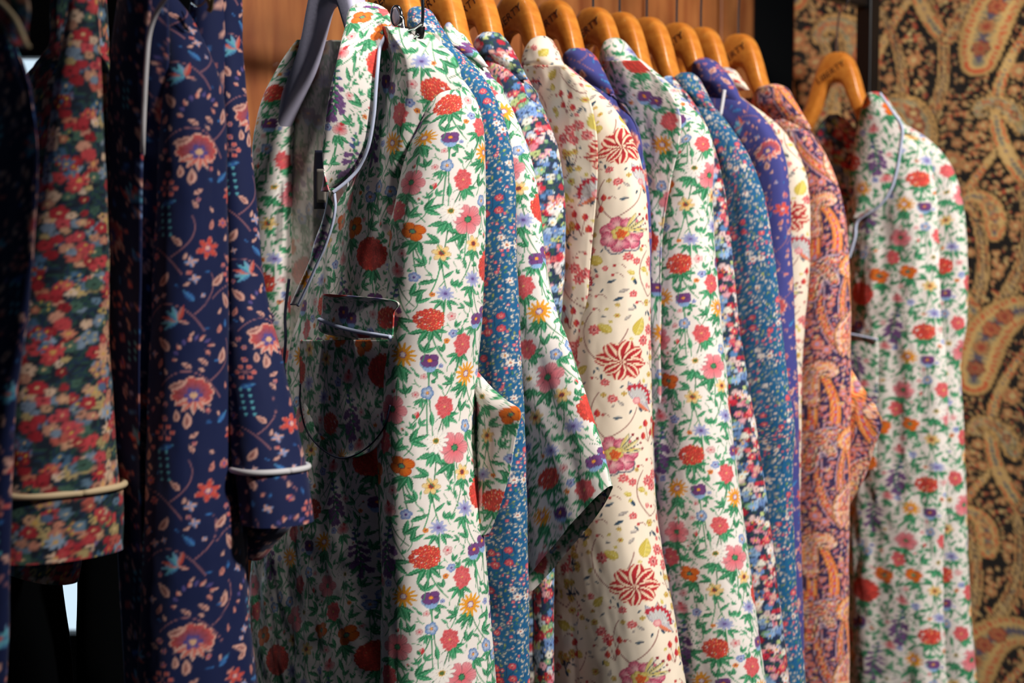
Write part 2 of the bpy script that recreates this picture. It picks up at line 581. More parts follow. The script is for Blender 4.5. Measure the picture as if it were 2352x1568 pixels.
def print_garden():
    """white ground, mixed garden flowers with green stems"""
    t = Tile(176, 280, 2.6, hexc('f3ebe3'))
    O = hexc('4a3a44')
    major = [  # kind, x, y (mm, y up), size
        ('umbel', 84, 220, 22), ('poppy', 52, 254, 17), ('anem', 128, 278, 20), ('dais', 150, 8, 15),
        ('mari', 114, 84, 15), ('blue', 92, 28, 9), ('blue', 112, 22, 8), ('blue', 78, 14, 9),
        ('pansy', 90, 158, 11), ('pansy', 106, 150, 10), ('bells', 66, 96, 24), ('bells', 28, 168, 22), ('ger', 124, 120, 13), ('ger', 141, 47, 12),
        ('narc', 118, 248, 9), ('bach', 116, 204, 11), ('pink', 24, 212, 10), ('pink', 44, 124, 10),
        ('mari', 10, 106, 14), ('umbel', 164, 152, 15), ('anem', 18, 44, 17), ('popp2', 8, 262, 14),
        ('dais', 48, 60, 12), ('bach', 150, 186, 10), ('pansy', 160, 100, 10), ('narc', 156, 236, 9), ('ger', 30, 8, 12), ('blue', 160, 64, 8),
    ]
    pos = {}
    # stems first
    st = hexc('3c9160')
    for k, x, y, s in major:
        for q in (0, 1):
            dx = RNG.uniform(-22, 22)
            L = RNG.uniform(34, 60)
            stroke(t, bez((x, y), (x+dx*.1, y-L*.6), (x+dx, y-L)), 1.6, 1.1, st*RNG.uniform(.75, 1.05))
    t.occ *= .55
    for k, x, y, s in major:
        for q in range(2):
            a = RNG.uniform(-2.6, -.5)
            sprig(t, x+RNG.uniform(-7, 7), y-s*.85, min(24, s*RNG.uniform(1.0, 1.5)+3), a, 2+q, W=.34, serr=.32)
    for k, x, y, s in major:
        if k == 'umbel':
            umbel(t, x, y, s, hexc('e2483c'), hexc('f4b070'), 0)
        elif k in ('poppy', 'popp2'):
            flower(t, x, y, s, 4, hexc('f08a20'), hexc('ee6a1c'), .5+x, .32, .6, hexc('a8431c'), [hexc('4a2148'), hexc('5f9a70')], .27, .82, .5)
        elif k == 'anem':
            flower(t, x, y, s, 6, hexc('e85c68'), hexc('f4a3a8'), .3, .3, .45, hexc('c56a72'), [hexc('24563c'), hexc('3e8a5c')], .23, .95, .8, veins=.16)
        elif k == 'dais':
            flower(t, x, y, s, 12, hexc('fdf6e8'), hexc('faf5ee'), 0, .45, .7, hexc('8a7f80'), [hexc('e0a63a'), hexc('55703a')], .24, veins=.04, ow=.3)
        elif k == 'mari':
            flower(t, x, y, s, 13, hexc('f3901e'), hexc('f9b52f'), .2, .5, 1.6, hexc('c26a1c'), [hexc('8b5a8c'), hexc('e8d8d8')], .26)
        elif k == 'blue':
            flower(t, x, y, s, 5, hexc('eadfe0'), hexc('5f92d0'), RNG.uniform(0, 6), .28, .45, hexc('3d568f'), [hexc('6c3d7c'), hexc('f0b050')], .26, .85, RNG.uniform(0, 3), g=1.4)
        elif k == 'pansy':
            flower(t, x, y-s*.25, s*.95, 3, hexc('7aa2d8'), hexc('9cc0e8'), 4.7, .2, .5, None)
            flower(t, x, y+s*.15, s, 4, hexc('6c3b76'), hexc('7d4a8a'), .7, .3, .4, hexc('4b2858'), [hexc('e86a20'), hexc('f0b040')], .24, .85)
        elif k == 'bells':
            stroke(t, bez((x-3, y+s*1.2), (x+2, y), (x+8, y-s*1.1)), 1.4, 1.2, st)
            for j in range(15):
                f = j/14
                bx, by = x+lerp(-3, 8, f)*.8, y+s*1.15*(1-2*f)
                a = (-.7 if j % 2 else 3.7)+RNG.uniform(-.5, .5)+(f-.5)*(-.9 if j % 2 else .9)
                L = lerp(4, 13, math.sin(min(1, f*1.25)*1.57))
                if f < .3:
                    leaf(t, bx, by, L*1.1, L*.6, a+ (.9 if j % 2 else -.9), hexc('5a6aa5'), hexc('444e86'))
                else:
                    leaf(t, bx, by, L, L*.42, a, hexc('8d639c'), hexc('77508a'), out=hexc('55366a'))
                    flower(t, bx+math.cos(a)*L, by+math.sin(a)*L, L*.36, 5, hexc('6b447c'), hexc('8f68a0'), a, .35, .6, hexc('55366a'))
                leaf(t, bx, by, 5, 2.6, a+.8, GR1, GR2)
        elif k == 'ger':
            for j in range(26):
                q, a = math.sqrt(j/26)*s, j*2.4
                flower(t, x+q*math.cos(a)*.75, y+q*math.sin(a), s*.27, 5, hexc('d8404a')*RNG.uniform(.9, 1.1), hexc('ef7f7d'), a, .35, .6, hexc('b03a44') if j % 3 else None, ow=.3)
            disc(t, x, y, 1.2, hexc('e8c070'))
        elif k == 'narc':
            flower(t, x, y, s*1.15, 6, hexc('f9c95c'), hexc('f6dca8'), .2, .45, .9, hexc('b08a4c'), [hexc('e8862a'), hexc('7a3a40')], .36)
        elif k == 'bach':
            flower(t, x, y, s*1.1, 9, hexc('7f74b8'), hexc('c4d2ee'), .2, .45, 1.2, hexc('7a86b8'), [hexc('5f4a8a')], .18, .8, .6)
        elif k == 'pink':
            flower(t, x, y, s, 3, hexc('df5560'), hexc('f7d6d0'), RNG.uniform(0, 6), .3, .4, hexc('b0756f'), hexc('d84850'), .2, .8, .4)
            leaf(t, x, y+s*.4, s*.8, s*.5, 1.2, hexc('d84048'), hexc('c03840'))
    def small(x, y, r):
        k = RNG.integers(0, 9)
        if k <= 3:
            sprig(t, x, y-r*.9, r*1.8, 1.57+RNG.uniform(-.9, .9), int(RNG.integers(1, 4)), serr=.3)
        elif k == 4:
            disc(t, x, y, r*.55, hexc('3c9466'), hexc('1f6a45'))
            leaf(t, x, y, r*1.3, r*.5, RNG.uniform(0, 6), GR1, GR2)
        elif k == 5:
            leaf(t, x, y-r*.5, r*1.2, r*.8, 1.57+RNG.uniform(-.6, .6), hexc('e6454a'), hexc('f0a09a'))
            leaf(t, x, y-r*.6, r*.9, r*.5, 1.2, GR1, GR2)
        elif k == 6:
            flower(t, x, y, r*.9, 5, hexc('f2b040'), hexc('ee7a2a'), RNG.uniform(0, 6), .3, .5, None, hexc('7a2c50'), .3)
        elif k == 7:
            flower(t, x, y, r*.8, 5, hexc('e8e2f0'), hexc('6f8fd0'), RNG.uniform(0, 6), .3, .5, None, hexc('55408a'), .25)
        else:
            flower(t, x, y, r*.9, 5, hexc('f4b8b8'), hexc('f0d0c8'), RNG.uniform(0, 6), .3, .5, hexc('c07a80'), hexc('d04050'), .25)
    def lf(x, y, r):
        a = RNG.uniform(.2, 2.9)
        stroke(t, bez((x-r*1.1*math.cos(a), y-r*1.6), (x, y-r*.6), (x-r*.5*math.cos(a), y-r*.5*math.sin(a))), 1., .8, st)
        sprig(t, x-r*.5*math.cos(a), y-r*.5*math.sin(a), r*1.8, a, int(RNG.integers(1, 4)), serr=.32, W=.36)
    fill(t, 220, 8, 11, lf, .86)
    fill(t, 160, 5.5, 8, small, .9)
    fill(t, 260, 5, 7, lf, .9)
    fill(t, 400, 3.4, 4.6, small, .95)
    fill(t, 260, 3.4, 4.4, lf, .93)
    def wisp(x, y, r):
        a = RNG.uniform(0, 6)
        stroke(t, bez((x-r*math.cos(a), y-r*math.sin(a)), (x+r*.5, y+r*.4), (x+r*math.cos(a), y+r*math.sin(a))), .9, .5, st*RNG.uniform(.8, 1.2))
    fill(t, 420, 3.5, 6, wisp, .88)
    return t

def print_navy(bg='1a2050'):
    """navy ground, coral and blush trailing flowers"""
    t = Tile(170, 255, 2.2, hexc(bg))
    bl, bl2, co = hexc('f3b9a8'), hexc('d98a84'), hexc('dd5a4e')
    vine = hexc('a06a72')
    cy = hexc('6cc0d4')
    for i, (x, y) in enumerate([(20, 20), (105, 60), (60, 150), (140, 190), (30, 230), (120, 130)]):
        stroke(t, bez((x, y), (x+28, y+50), (x+52, y+14)), 1.3, .9, vine)
        stroke(t, bez((x+10, y+18), (x-16, y+40), (x-6, y+62)), 1.2, .8, vine)
    def teardrop(x, y, L, a, c=bl, inner=True):
        leaf(t, x, y, L, L*.44, a, c, c*.93, curve=.25)
        if inner:
            leaf(t, x+math.cos(a)*L*.15, y+math.sin(a)*L*.15, L*.6, L*.16, a, bl2*.8, bl2*.75, curve=.5)
    def big(x, y, R):
        flower(t, x, y+R*.25, R, 11, hexc('3c4aa0'), hexc('e0564a'), .3, .16, .6, hexc('f6cdb8'), None, sq=.85, g=.6, ow=1.3)
        for a in (-2.6, -2.1, -1.57, -1.0, -.5):
            leaf(t, x, y, R*.95, R*.34, a, bl, hexc('ea7a6a'), out=hexc('f8d8c8'))
        flower(t, x, y+R*.1, R*.42, 6, hexc('8a5a94'), hexc('4a4f9e'), 0, .4, 1, None, hexc('e8b890'), .4)
    def lily(x, y, R, a0):
        for j, a in enumerate((-1.1, -.6, -.15, .35, .85, 1.4)):
            leaf(t, x, y, R, R*.3, a0+a, [cy, hexc('8fb6de'), co][j % 3], [hexc('4f8fc0'), cy, bl2][j % 3])
        leaf(t, x, y, R*.55, R*.2, a0+3.1, bl, bl2)
    def star(x, y, R):
        flower(t, x, y, R, 6, hexc('e8604e'), hexc('d24a44'), x, .5, 1.5, hexc('f4b4a0'), [hexc('6a5a9c'), hexc('f0b8a8')], .26)
    def dots(x, y):
        for j in range(5):
            for q in range(2):
                disc(t, x+q*7+j*.6, y+j*7.2, 1.6, hexc('63b8c8'))
    def berries(x, y):
        for j in range(6):
            a = j*1.05
            stroke(t, [(x, y), (x+6*math.cos(a), y+6*math.sin(a))], .8, .7, vine)
            disc(t, x+7*math.cos(a), y+7*math.sin(a), 2.4, hexc('d8625c'), hexc('e89a90'))
    def cornu(x, y, s):
        for j in range(9):
            a = 2.4-j*.3
            leaf(t, x+s*math.cos(a), y+s*math.sin(a)*1.4, 8-j*.35, 3.6, a+.5, [bl, hexc('6a5a9a')][j % 2], [hexc('e88a7c'), hexc('4a4a8c')][j % 2])
    big(40, 190, 20); big(130, 62, 19); star(28, 96, 11); star(118, 218, 12); star(92, 20, 9)
    lily(70, 232, 17, 1.0); lily(142, 142, 16, .4); lily(16, 42, 14, 2.0)
    dots(64, 66); dots(150, 232); dots(10, 140); berries(92, 190); berries(48, 128); berries(154, 26)
    cornu(70, 96, 16); cornu(128, 100, 15)
    for x, y, a in [(18, 168, .4), (60, 178, 2), (96, 154, 1.2), (112, 178, 2.2), (150, 110, 1), (106, 96, 1.8), (80, 44, .5), (44, 56, 2.4), (56, 24, 1.3), (30, 250, .8), (92, 246, 2.6), (136, 30, 1.6), (6, 206, 1.5), (160, 178, 2.1), (10, 14, .3), (150, 72, 2.7)]:
        teardrop(x, y, 17, a)
    for x, y, a in [(28, 150, .5), (78, 166, 1.9), (130, 162, .9), (60, 8, .2), (160, 8, 2.8), (108, 34, 2.3)]:
        leaf(t, x, y, 15, 6, a, hexc('3a78c4'), hexc('2a5a9e'), rib=cy)
    def small(x, y, r):
        k = RNG.integers(0, 6)
        if k < 3:
            teardrop(x-r*.7, y-r*.7, r*2, RNG.uniform(.5, 2.6), bl if k else hexc('ee9a8c'), r > 4.5)
        elif k == 3:
            flower(t, x, y, r*.8, 6, hexc('e87a6c'), hexc('c65a5a'), x, .4, .8, hexc('f0b8a8'), hexc('6a5a9c'), .3)
        elif k == 4:
            for j in range(4):
                a = j*1.57+x
                leaf(t, x, y, r*1.05, r*.7, a, hexc('7fa0d8'), bl)
        else:
            leaf(t, x-r*.6, y-r*.3, r*1.7, r*.6, RNG.uniform(0, 3), hexc('3f80c8'), hexc('2b5c9c'))
    fill(t, 160, 4.5, 6.5, small, .995)
    fill(t, 200, 3, 4, small, .995)
    return t

def print_meadow(bg, cols, size, seed, W=150, H=190):
    """tightly packed little flowers in drifts of colour"""
    t = Tile(W, H, 2.2, hexc(bg))
    rg = np.random.default_rng(seed)
    cols = [[hexc(c) for c in g] for g in cols]
    n = int(W*H/(size*size)*1.0)
    ph = rg.uniform(0, 6.28, 8)
    for i in range(int(n*.9)):
        x, y = rg.uniform(0, W), rg.uniform(0, H)
        leaf(t, x, y, size*1.6, size*.7, rg.uniform(0, 6.28), hexc('284c44'), hexc('1c3450'))
    for i in range(n):
        x, y = rg.uniform(0, W), rg.uniform(0, H)
        f = .5+.28*math.sin(6.283*x/W+ph[0]+1.3*math.sin(6.283*y/H+ph[1]))+.28*math.sin(6.283*2*y/H+ph[2]+math.sin(6.283*x/W*2+ph[3]))
        g = cols[int(np.clip(f+rg.normal(0, .16), 0, .999)*len(cols))]
        c = g[rg.integers(0, len(g))]
        R = size*rg.uniform(.6, 1.15)
        k = rg.integers(0, 8)
        if t.free(x, y, R*.6) < .25 and rg.random() < .8:
            continue
        if k < 5:
            flower(t, x, y, R, 5, c*rg.uniform(.92, 1.05), c*rg.uniform(.85, 1), rg.uniform(0, 6), .3, .45, c*.55, hexc('e8c890') if rg.random() < .5 else c*.45, .2, rg.uniform(.8, 1), rg.uniform(0, 3), ow=.35)
        elif k < 6:
            flower(t, x, y, R*1.2, 8, c, c*1.05, rg.uniform(0, 6), .55, 1.4, None, hexc('e0b060'), .25)
        elif k < 7:
            flower(t, x, y, R*.9, 7, c*.9, c, rg.uniform(0, 6), .1, .6, c*.5, None)
        else:
            for j in range(5):
                a = j*1.257
                flower(t, x+R*.7*math.cos(a), y+R*.7*math.sin(a), R*.45, 5, c, c*.95, a, .3, .5, None, hexc('d8b850'), .3)
    return t

def print_teal():
    """teal ground, small pale leaves and coral rosettes"""
    t = Tile(110, 150, 2.6, hexc('155f8e'))
    cr, pk, dk = hexc('efe2d2'), hexc('e0506a'), hexc('143f68')
    rg = RNG
    for i in range(26):
        x, y = rg.uniform(0, 110), rg.uniform(0, 150)
        stroke(t, bez((x, y), (x+rg.uniform(-12, 12), y+10), (x+rg.uniform(-8, 8), y+24)), .9, .7, dk, True)
    def rosette(x, y, r):
        flower(t, x, y, r, 7, hexc('f08a7c'), hexc('d84058'), x, .22, .5, hexc('a02a44'), [hexc('f6cfb8'), hexc('c83a50')], .34)
    def white(x, y, r):
        flower(t, x, y, r*1.15, 7, hexc('f7eee4'), hexc('eae0d8'), x, .45, .9, hexc('6d6a80'), [hexc('d0a050'), hexc('b04a58')], .26)
    fill(t, 26, 4, 5.5, lambda x, y, r: (rosette if rg.random() < .6 else white)(x, y, r), .95)
    def pair(x, y, r):
        a = rg.uniform(0, 6.28)
        c = cr if rg.random() < .8 else hexc('b9c46a')
        leaf(t, x, y, r*1.5, r*.75, a, c, c*.94, out=hexc('3a5a70'))
        if rg.random() < .6:
            leaf(t, x, y, r*1.2, r*.6, a+1.1, c, c*.9, out=hexc('3a5a70'))
    fill(t, 900, 2.6, 4.2, pair, .93)
    def bit(x, y, r):
        if rg.random() < .4:
            flower(t, x, y, r, 5, hexc('f0a090'), pk, x, .3, .5, None, cr, .3)
        elif rg.random() < .6:
            leaf(t, x-r, y, r*2, r*.9, rg.uniform(0, 6), cr, cr*.9)
        else:
            leaf(t, x-r, y, r*2.2, r*.8, rg.uniform(0, 6), hexc('2f8a6a'), hexc('4a7a5a'))
    fill(t, 900, 1.6, 2.6, bit, .93)
    return t

def print_cream():
    """cream ground, striped red blooms, pink peonies and fan flowers"""
    t = Tile(165, 250, 2.4, hexc('f6e7d0'))
    t.scale = 1.22
    nv, ol, rd, yl = hexc('1f3a56'), hexc('c9a63c'), hexc('b8262c'), hexc('e6d268')
    br = hexc('9a6a62')
    for x, y in [(80, 20), (30, 90), (120, 110), (60, 170), (130, 200), (20, 220)]:
        stroke(t, bez((x, y), (x+24, y+26), (x+6, y+52)), 1.3, 1, br)
        stroke(t, bez((x, y), (x-22, y+10), (x-28, y+34)), 1.1, .9, br)
    def stripe(x, y, R, a0=0.):
        for j, (a, L) in enumerate([(.2, 1), (1.0, 1), (1.8, 1.02), (2.5, 1.0), (3.25, .95), (4.0, .9), (4.9, .85), (5.6, .8)]):
            a += a0
            L *= R
            iy, ix, dx, dy = t.win(x, y, R*1.2)
            u = (dx*math.cos(a)+dy*math.sin(a))/L
            v = (-dx*math.sin(a)+dy*math.cos(a))/(L*.36)
            uc = np.clip(u, 0, 1)
            h = np.clip(np.sin(np.pi*np.clip(uc*.86+.06, 0, 1)**1.3), 0, 1)**.7*(1+.08*np.sin(v*9))
            d = np.maximum((np.abs(v)-h)*L*.36, np.maximum(-u, u-1)*L)
            sn = np.sin(v/np.maximum(h, .2)*8.5+.6*np.sin(u*4))
            col = np.where((sn > .35)[..., None], hexc('f4d8b8'), lerp(rd, hexc('8c1620'), np.clip(1-u*1.6, 0, 1)[..., None]))
            t.put(iy, ix, t.aa(d), col)
    def peony(x, y, R):
        for a in (4.0, 5.1):
            flower(t, x+math.cos(a)*R*.62, y+math.sin(a)*R*.75, R*.46, 5, hexc('f8e0d4'), hexc('f3d6cc'), a, .2, .5, nv, None, ow=1.1)
        for j in range(7):
            a = j*.9+.4
            flower(t, x+math.cos(a)*R*.58, y+math.sin(a)*R*.55, R*.45, 4, hexc('f9c8c4'), hexc('e2587c'), a, .22, .5, hexc('b83a5c'), None, g=1.2, veins=.3)
        for a in (1.9, 2.5, 3.1):
            leaf(t, x-R*.25, y+R*.15, R*1.05, R*.3, a, hexc('f0e2b0'), hexc('e9d27c'), out=hexc('8a8a80'))
        flower(t, x+R*.05, y+R*.05, R*.4, 6, hexc('f3e6b0'), hexc('e9cf62'), .3, .3, .6, hexc('a08a4c'), None)
        for j in range(12):
            a, q = j*2.4, R*.22*math.sqrt(j/12)
            disc(t, x+q*math.cos(a), y+q*math.sin(a), R*.075, hexc('e8702c'), hexc('c23a28'))
        for a in (2.2, 2.45, 2.7, 2.95):
            stroke(t, [(x+R*.5*math.cos(a), y+R*.5*math.sin(a)), (x+R*1.25*math.cos(a), y+R*1.25*math.sin(a))], .7, .6, nv)
            disc(t, x+R*1.28*math.cos(a), y+R*1.28*math.sin(a), 1.5, hexc('8c2030'))
    def fan(x, y, R):
        for j in range(6):
            a = 1.2+j*.52
            leaf(t, x, y, R*1.25, R*.5, a, hexc('e9825c') if j % 2 else hexc('c8c4d0'), hexc('d8d0d4'), out=nv)
        iy, ix, dx, dy = t.win(x, y, R*1.2)
        r = np.sqrt(dx*dx+dy*dy)
        th = np.arctan2(dy, dx)
        rel = ((th-2.2+np.pi) % (2*np.pi))-np.pi
        d = np.maximum(r-R*(.98+.04*np.cos(th*22)), (np.abs(rel)-1.25)*r)
        col = np.where((r > R*.62+R*.2*np.abs(np.sin(th*9)))[..., None], hexc('b8283a'), hexc('d9d6d2')*(.9+.1*np.cos(th*36))[..., None])
        t.put(iy, ix, t.aa(d), col)
        disc(t, x, y, R*.22, hexc('eab0ac'), hexc('d8707c'))
    def starf(x, y, R):
        flower(t, x, y, R, 8, hexc('f6c2b8'), hexc('dd4048'), x, .32, 1.2, None, [hexc('f6d0c0'), hexc('a02838')], .34)
    def yleaf(x, y, L, a):
        leaf(t, x, y, L, L*.62, a, yl, hexc('dcc452'), rib=hexc('f4e9b0'), out=hexc('b09a3c'))
    def yspray(x, y):
        for j in range(9):
            px, py = x+RNG.uniform(-9, 9), y+RNG.uniform(-12, 12)
            stroke(t, [(x, y-12), (px, py)], .6, .5, nv)
            flower(t, px, py, 3.6, 5, hexc('eed27a'), hexc('d9b650'), j, .3, .5, hexc('8a7a3c'), hexc('b04030'), .25, ow=.3)
        for a in (2, 3, .4):
            leaf(t, x, y-6, 7, 2.6, a, nv, nv)
    def tulips(x, y):
        for dx, dy in ((0, 0), (11, -3), (3, -14), (14, -17)):
            stroke(t, [(x+7, y-24), (x+dx, y+dy)], .8, .7, br)
            leaf(t, x+dx, y+dy-4, 9, 7, 1.57, hexc('e2533c'), hexc('c8283c'), serr=.2)
    stripe(106, 196, 24); stripe(30, 70, 19, 1.); peony(112, 92, 21); peony(22, 176, 16); fan(92, 152, 19); fan(20, 22, 16); fan(150, 36, 13)
    for x, y in [(66, 226), (76, 232), (70, 214), (58, 216), (84, 220), (70, 66), (80, 60), (74, 54), (132, 232), (44, 130), (146, 150), (140, 140)]:
        starf(x, y, 6.4)
    yleaf(94, 226, 22, 1.9); yleaf(116, 230, 16, .6); yleaf(64, 144, 18, 2.6); yleaf(128, 60, 20, .3); yleaf(40, 38, 16, 1.1); yleaf(8, 118, 17, .5); yleaf(150, 182, 15, 2.5)
    yspray(66, 190); yspray(60, 108); yspray(150, 10); yspray(4, 234)
    tulips(70, 128); tulips(128, 138); tulips(56, 20); tulips(18, 140)
    def small(x, y, r):
        k = RNG.integers(0, 7)
        if k < 2:
            leaf(t, x-r*.7, y, r*1.7, r*.6, RNG.uniform(0, 6), nv, hexc('35586c'))
        elif k == 2:
            yleaf(x-r*.6, y-r*.5, r*1.8, RNG.uniform(.3, 2.6))
        elif k == 3:
            starf(x, y, r*.9)
        elif k == 4:
            flower(t, x, y, r*.85, 6, hexc('e9d58a'), hexc('d8b94c'), x, .35, .6, hexc('8a7a3c'), hexc('b04030'), .3, ow=.3)
        elif k == 5:
            leaf(t, x-r*.6, y-r*.3, r*1.7, r*.7, RNG.uniform(0, 3), hexc('b4aaa2'), hexc('d8cec2'), out=hexc('8a807c'))
        else:
            stroke(t, bez((x-r, y-r*.5), (x, y+r), (x+r, y)), .8, .6, br)
            disc(t, x+r, y, 1.6, hexc('c23a3c'))
    fill(t, 260, 4, 6, small, .96)
    fill(t, 300, 2.6, 3.6, small, .97)
    return t

def curl(x, y, s, a0, turn, n=90, r0=1., r1=.1):
    """points and radii of a teardrop body that tapers into a rolled-up tip"""
    pts, rad = [], []
    a, px, py = a0, x, y
    for i in range(n):
        f = i/(n-1)
        pts.append((px, py))
        rad.append(s*(.34*r0*(math.sin(min(1, f*2.2+.28)*1.57)**.6)*(1-f)**.75+.34*r1))
        st = s*2.7/n*(1-.45*f)
        a += turn*(.18+3.3*f*f)/n
        px += st*math.cos(a)
        py += st*math.sin(a)
    return pts, rad

def print_paisley(kind):
    dn = .76 if kind == 'coral' else .8
    if kind == 'coral':
        t = Tile(120, 170, 2.4, hexc('3a2e58'))
        t.scale = 1.7
        A = [hexc(c) for c in ('f0a46a', '3a2a4c', 'f2b8b0', 'ec6a4a', 'f3a050', 'd8a0b8', 'f6c48a', 'e8563c')]
        B = [hexc(c) for c in ('c8b0c4', 'e87a62', '2e2444', 'f3b060', 'e05a48', 'f4c8b8')]
        C = [hexc(c) for c in ('f5a04a', 'f06a3a', 'f8c070', 'e8503a', 'b89ac0')]
        sets, dots, dk, s0, fr = [A, B, C], hexc('fbe0c0'), hexc('2a2140'), 30, .9
        petals = [hexc(c) for c in ('f3a28a', 'e8604a', 'c8a8c8', 'f6b868', 'f2d0b8')]
    else:
        t = Tile(330, 430, 1.5, hexc('15120f'))
        t.scale = 1.45
        A = [np.minimum(hexc(c)*1.14, 1) for c in ('c8a060', '4a3c2c', 'b9935a', '7d7a62', '8f8c72', 'a9a27c', 'b8643c', '98927a')]
        B = [np.minimum(hexc(c)*1.14, 1) for c in ('c9a468', 'b06a44', '2a221a', 'c09a60', '7a6a5a', 'c8b078')]
        C = [np.minimum(hexc(c)*1.14, 1) for c in ('b8955c', 'c05a38', 'c8a86a', '8a8468', '5a5666')]
        sets, dots, dk, s0, fr = [A, B, C], hexc('d8b478'), hexc('15120f'), 74, 2.2
        petals = [hexc(c) for c in ('dcb070', 'c95c3e', 'd8c084', 'b8a06a', 'b0523c')]
    rg = np.random.default_rng(5 if kind == 'coral' else 11)
    W, H = t.w, t.h
    # long stems of ribbon
    for i in range(7):
        x, y = W*(i+.3)/7, rg.uniform(0, H)
        for q in range(2):
            p = bez((x, y), (x+W*.25*(1 if q else -1), y+H*.25), (x+W*.05, y+H*.55), 40)
            horn(t, p, np.linspace(.12, .06, 40)*s0*(1.5 if kind == 'coral' else 1.15), sets[2-q], dk, fr*.4, 24, None if kind == 'coral' else dots)
    spots = [(.08, .10, 1.3, 5.0, 1.0), (.60, .05, 1.7, -5.2, 1.1), (.30, .42, 1.5, -5.0, 1.25), (.86, .40, 1.4, 5.2, 1.0), (.10, .72, 1.6, 5.0, 1.05), (.62, .70, 1.5, -5.3, 1.2), (.44, .20, 1.9, 5., .6), (.95, .80, 1.2, -5, .7), (.36, .88, 1.5, 5, .62), (.74, .28, 1.7, -5, .55)]
    for j, (fx, fy, a, tn, sc) in enumerate(spots):
        p, r = curl(fx*W, fy*H, s0*sc, a, tn)
        horn(t, p, r, sets[j % 3], dk, fr, 34, dots)
        # rosettes along the body
        for q in (6, 17, 28, 38):
            flower(t, p[q][0], p[q][1], s0*sc*.12, 7, petals[(q+j) % 5], petals[(q+j+1) % 5], q, .3, .6, dk, petals[(j+2) % 5], .35)
        # combed fringe along the outside
        for q in range(7, 70, 4):
            ang = math.atan2(p[q+1][1]-p[q][1], p[q+1][0]-p[q][0])-math.copysign(1.25, tn)
            leaf(t, p[q][0]+math.cos(ang)*r[q]*1.12, p[q][1]+math.sin(ang)*r[q]*1.12, s0*sc*.15, s0*sc*.07, ang+.5, petals[0], petals[2 if q % 8 == 3 else 1])
    def small(x, y, r):
        k = rg.integers(0, 4)
        if k == 0:
            flower(t, x, y, r, 7, petals[1], petals[0], x, .35, .7, None, petals[2], .35)
        elif k == 1:
            a0 = rg.uniform(0, 6)
            for j in range(4):
                leaf(t, x, y, r*1.2, r*.45, a0+j*.5, petals[j % 5], petals[(j+1) % 5])
        elif k == 2:
            p, q = curl(x-r*.4, y-r*.6, r*.95, rg.uniform(0, 3), rg.choice([-5, 5]), 30)
            horn(t, p, q, [petals[0], petals[1], petals[2]], None)
        else:
            a0 = rg.uniform(0, 6)
            for j in range(5):
                disc(t, x+(j-2)*r*.42*math.cos(a0), y+(j-2)*r*.42*math.sin(a0), r*.24, petals[j % 5])
    k = s0/30
    fill(t, 600, 4*k, 6*k, small, dn)
    fill(t, 1800, 2.2*k, 3.4*k, small, dn)
    fill(t, 2000, 1.4*k, 2*k, small, dn)
    return t

MEADOW_DARK = [['e9b08c', 'd8505a', 'f2cdb0', 'c0303c'], ['8aa0b8', '5f7aa0', 'd99a80'], ['6f8fa8', 'c8b078', '4a7060'], ['e9b08c', 'dd8a6c', 'f2cdb0', 'e89a80'], ['c0303c', 'a8202e', 'd84a50'], ['f0d4bc', 'e9a68c', 'd86a5c'], ['4f7aa0', '9ab0c8', '7a6a90']]
MEADOW_RED = [['8fb4e0', 'b8d0ec', '6f92cc'], ['c8d890', '8ab88a', 'f4f0e0'], ['f0b0bc', 'f6d4d0', 'ec8a9c'], ['d22c44', 'e0485a', 'b81e36'], ['f4e8e4', 'f0b8ac', 'e86a70'], ['5a8ac0', 'e2f0f4', 'c8405c']]

PRINTS = {
    'garden': print_garden(),
    'navy': print_navy('101e4c'),
    'navy_sheen': print_navy('43468c'),  # navy print again, sheen and strong light put into a lighter ground
    'meadow': print_meadow('14202f', MEADOW_DARK, 7.0, 3),
    'berry': print_meadow('1c2a4e', MEADOW_RED, 5.6, 4),
    'teal': print_teal(),
    'cream': print_cream(),
    'coral': print_paisley('coral'),
    'gold': print_paisley('gold'),
}

def to_lin(c):
    return np.where(c <= .04045, c/12.92, ((np.maximum(c, 0)+.055)/1.055)**2.4).astype(np.float32)

for _k in PRINTS:
    PRINTS[_k].lin = to_lin(np.clip(PRINTS[_k].img, 0, 1))

USQ = .76      # the cloth is printed a little wider than tall
def sample(name, u, v):
    """colour of the print at u, v (metres on the cloth)"""
    t = PRINTS[name]
    x = u*USQ*1000*t.ppm/t.scale-.5
    y = v*1000*t.ppm/t.scale-.5
    x0, y0 = np.floor(x).astype(np.int64), np.floor(y).astype(np.int64)
    fx, fy = (x-x0)[..., None].astype(np.float32), (y-y0)[..., None].astype(np.float32)
    X0, X1, Y0, Y1 = x0 % t.nx, (x0+1) % t.nx, y0 % t.ny, (y0+1) % t.ny
    L = t.lin
    return (L[Y0, X0]*(1-fx)+L[Y0, X1]*fx)*(1-fy)+(L[Y1, X0]*(1-fx)+L[Y1, X1]*fx)*fy
# ---------------------------------------------------------------- materials
def new_mat(name):
    m = bpy.data.materials.new(name)
    m.use_nodes = True
    nt = m.node_tree
    return m, nt, nt.nodes['Principled BSDF']

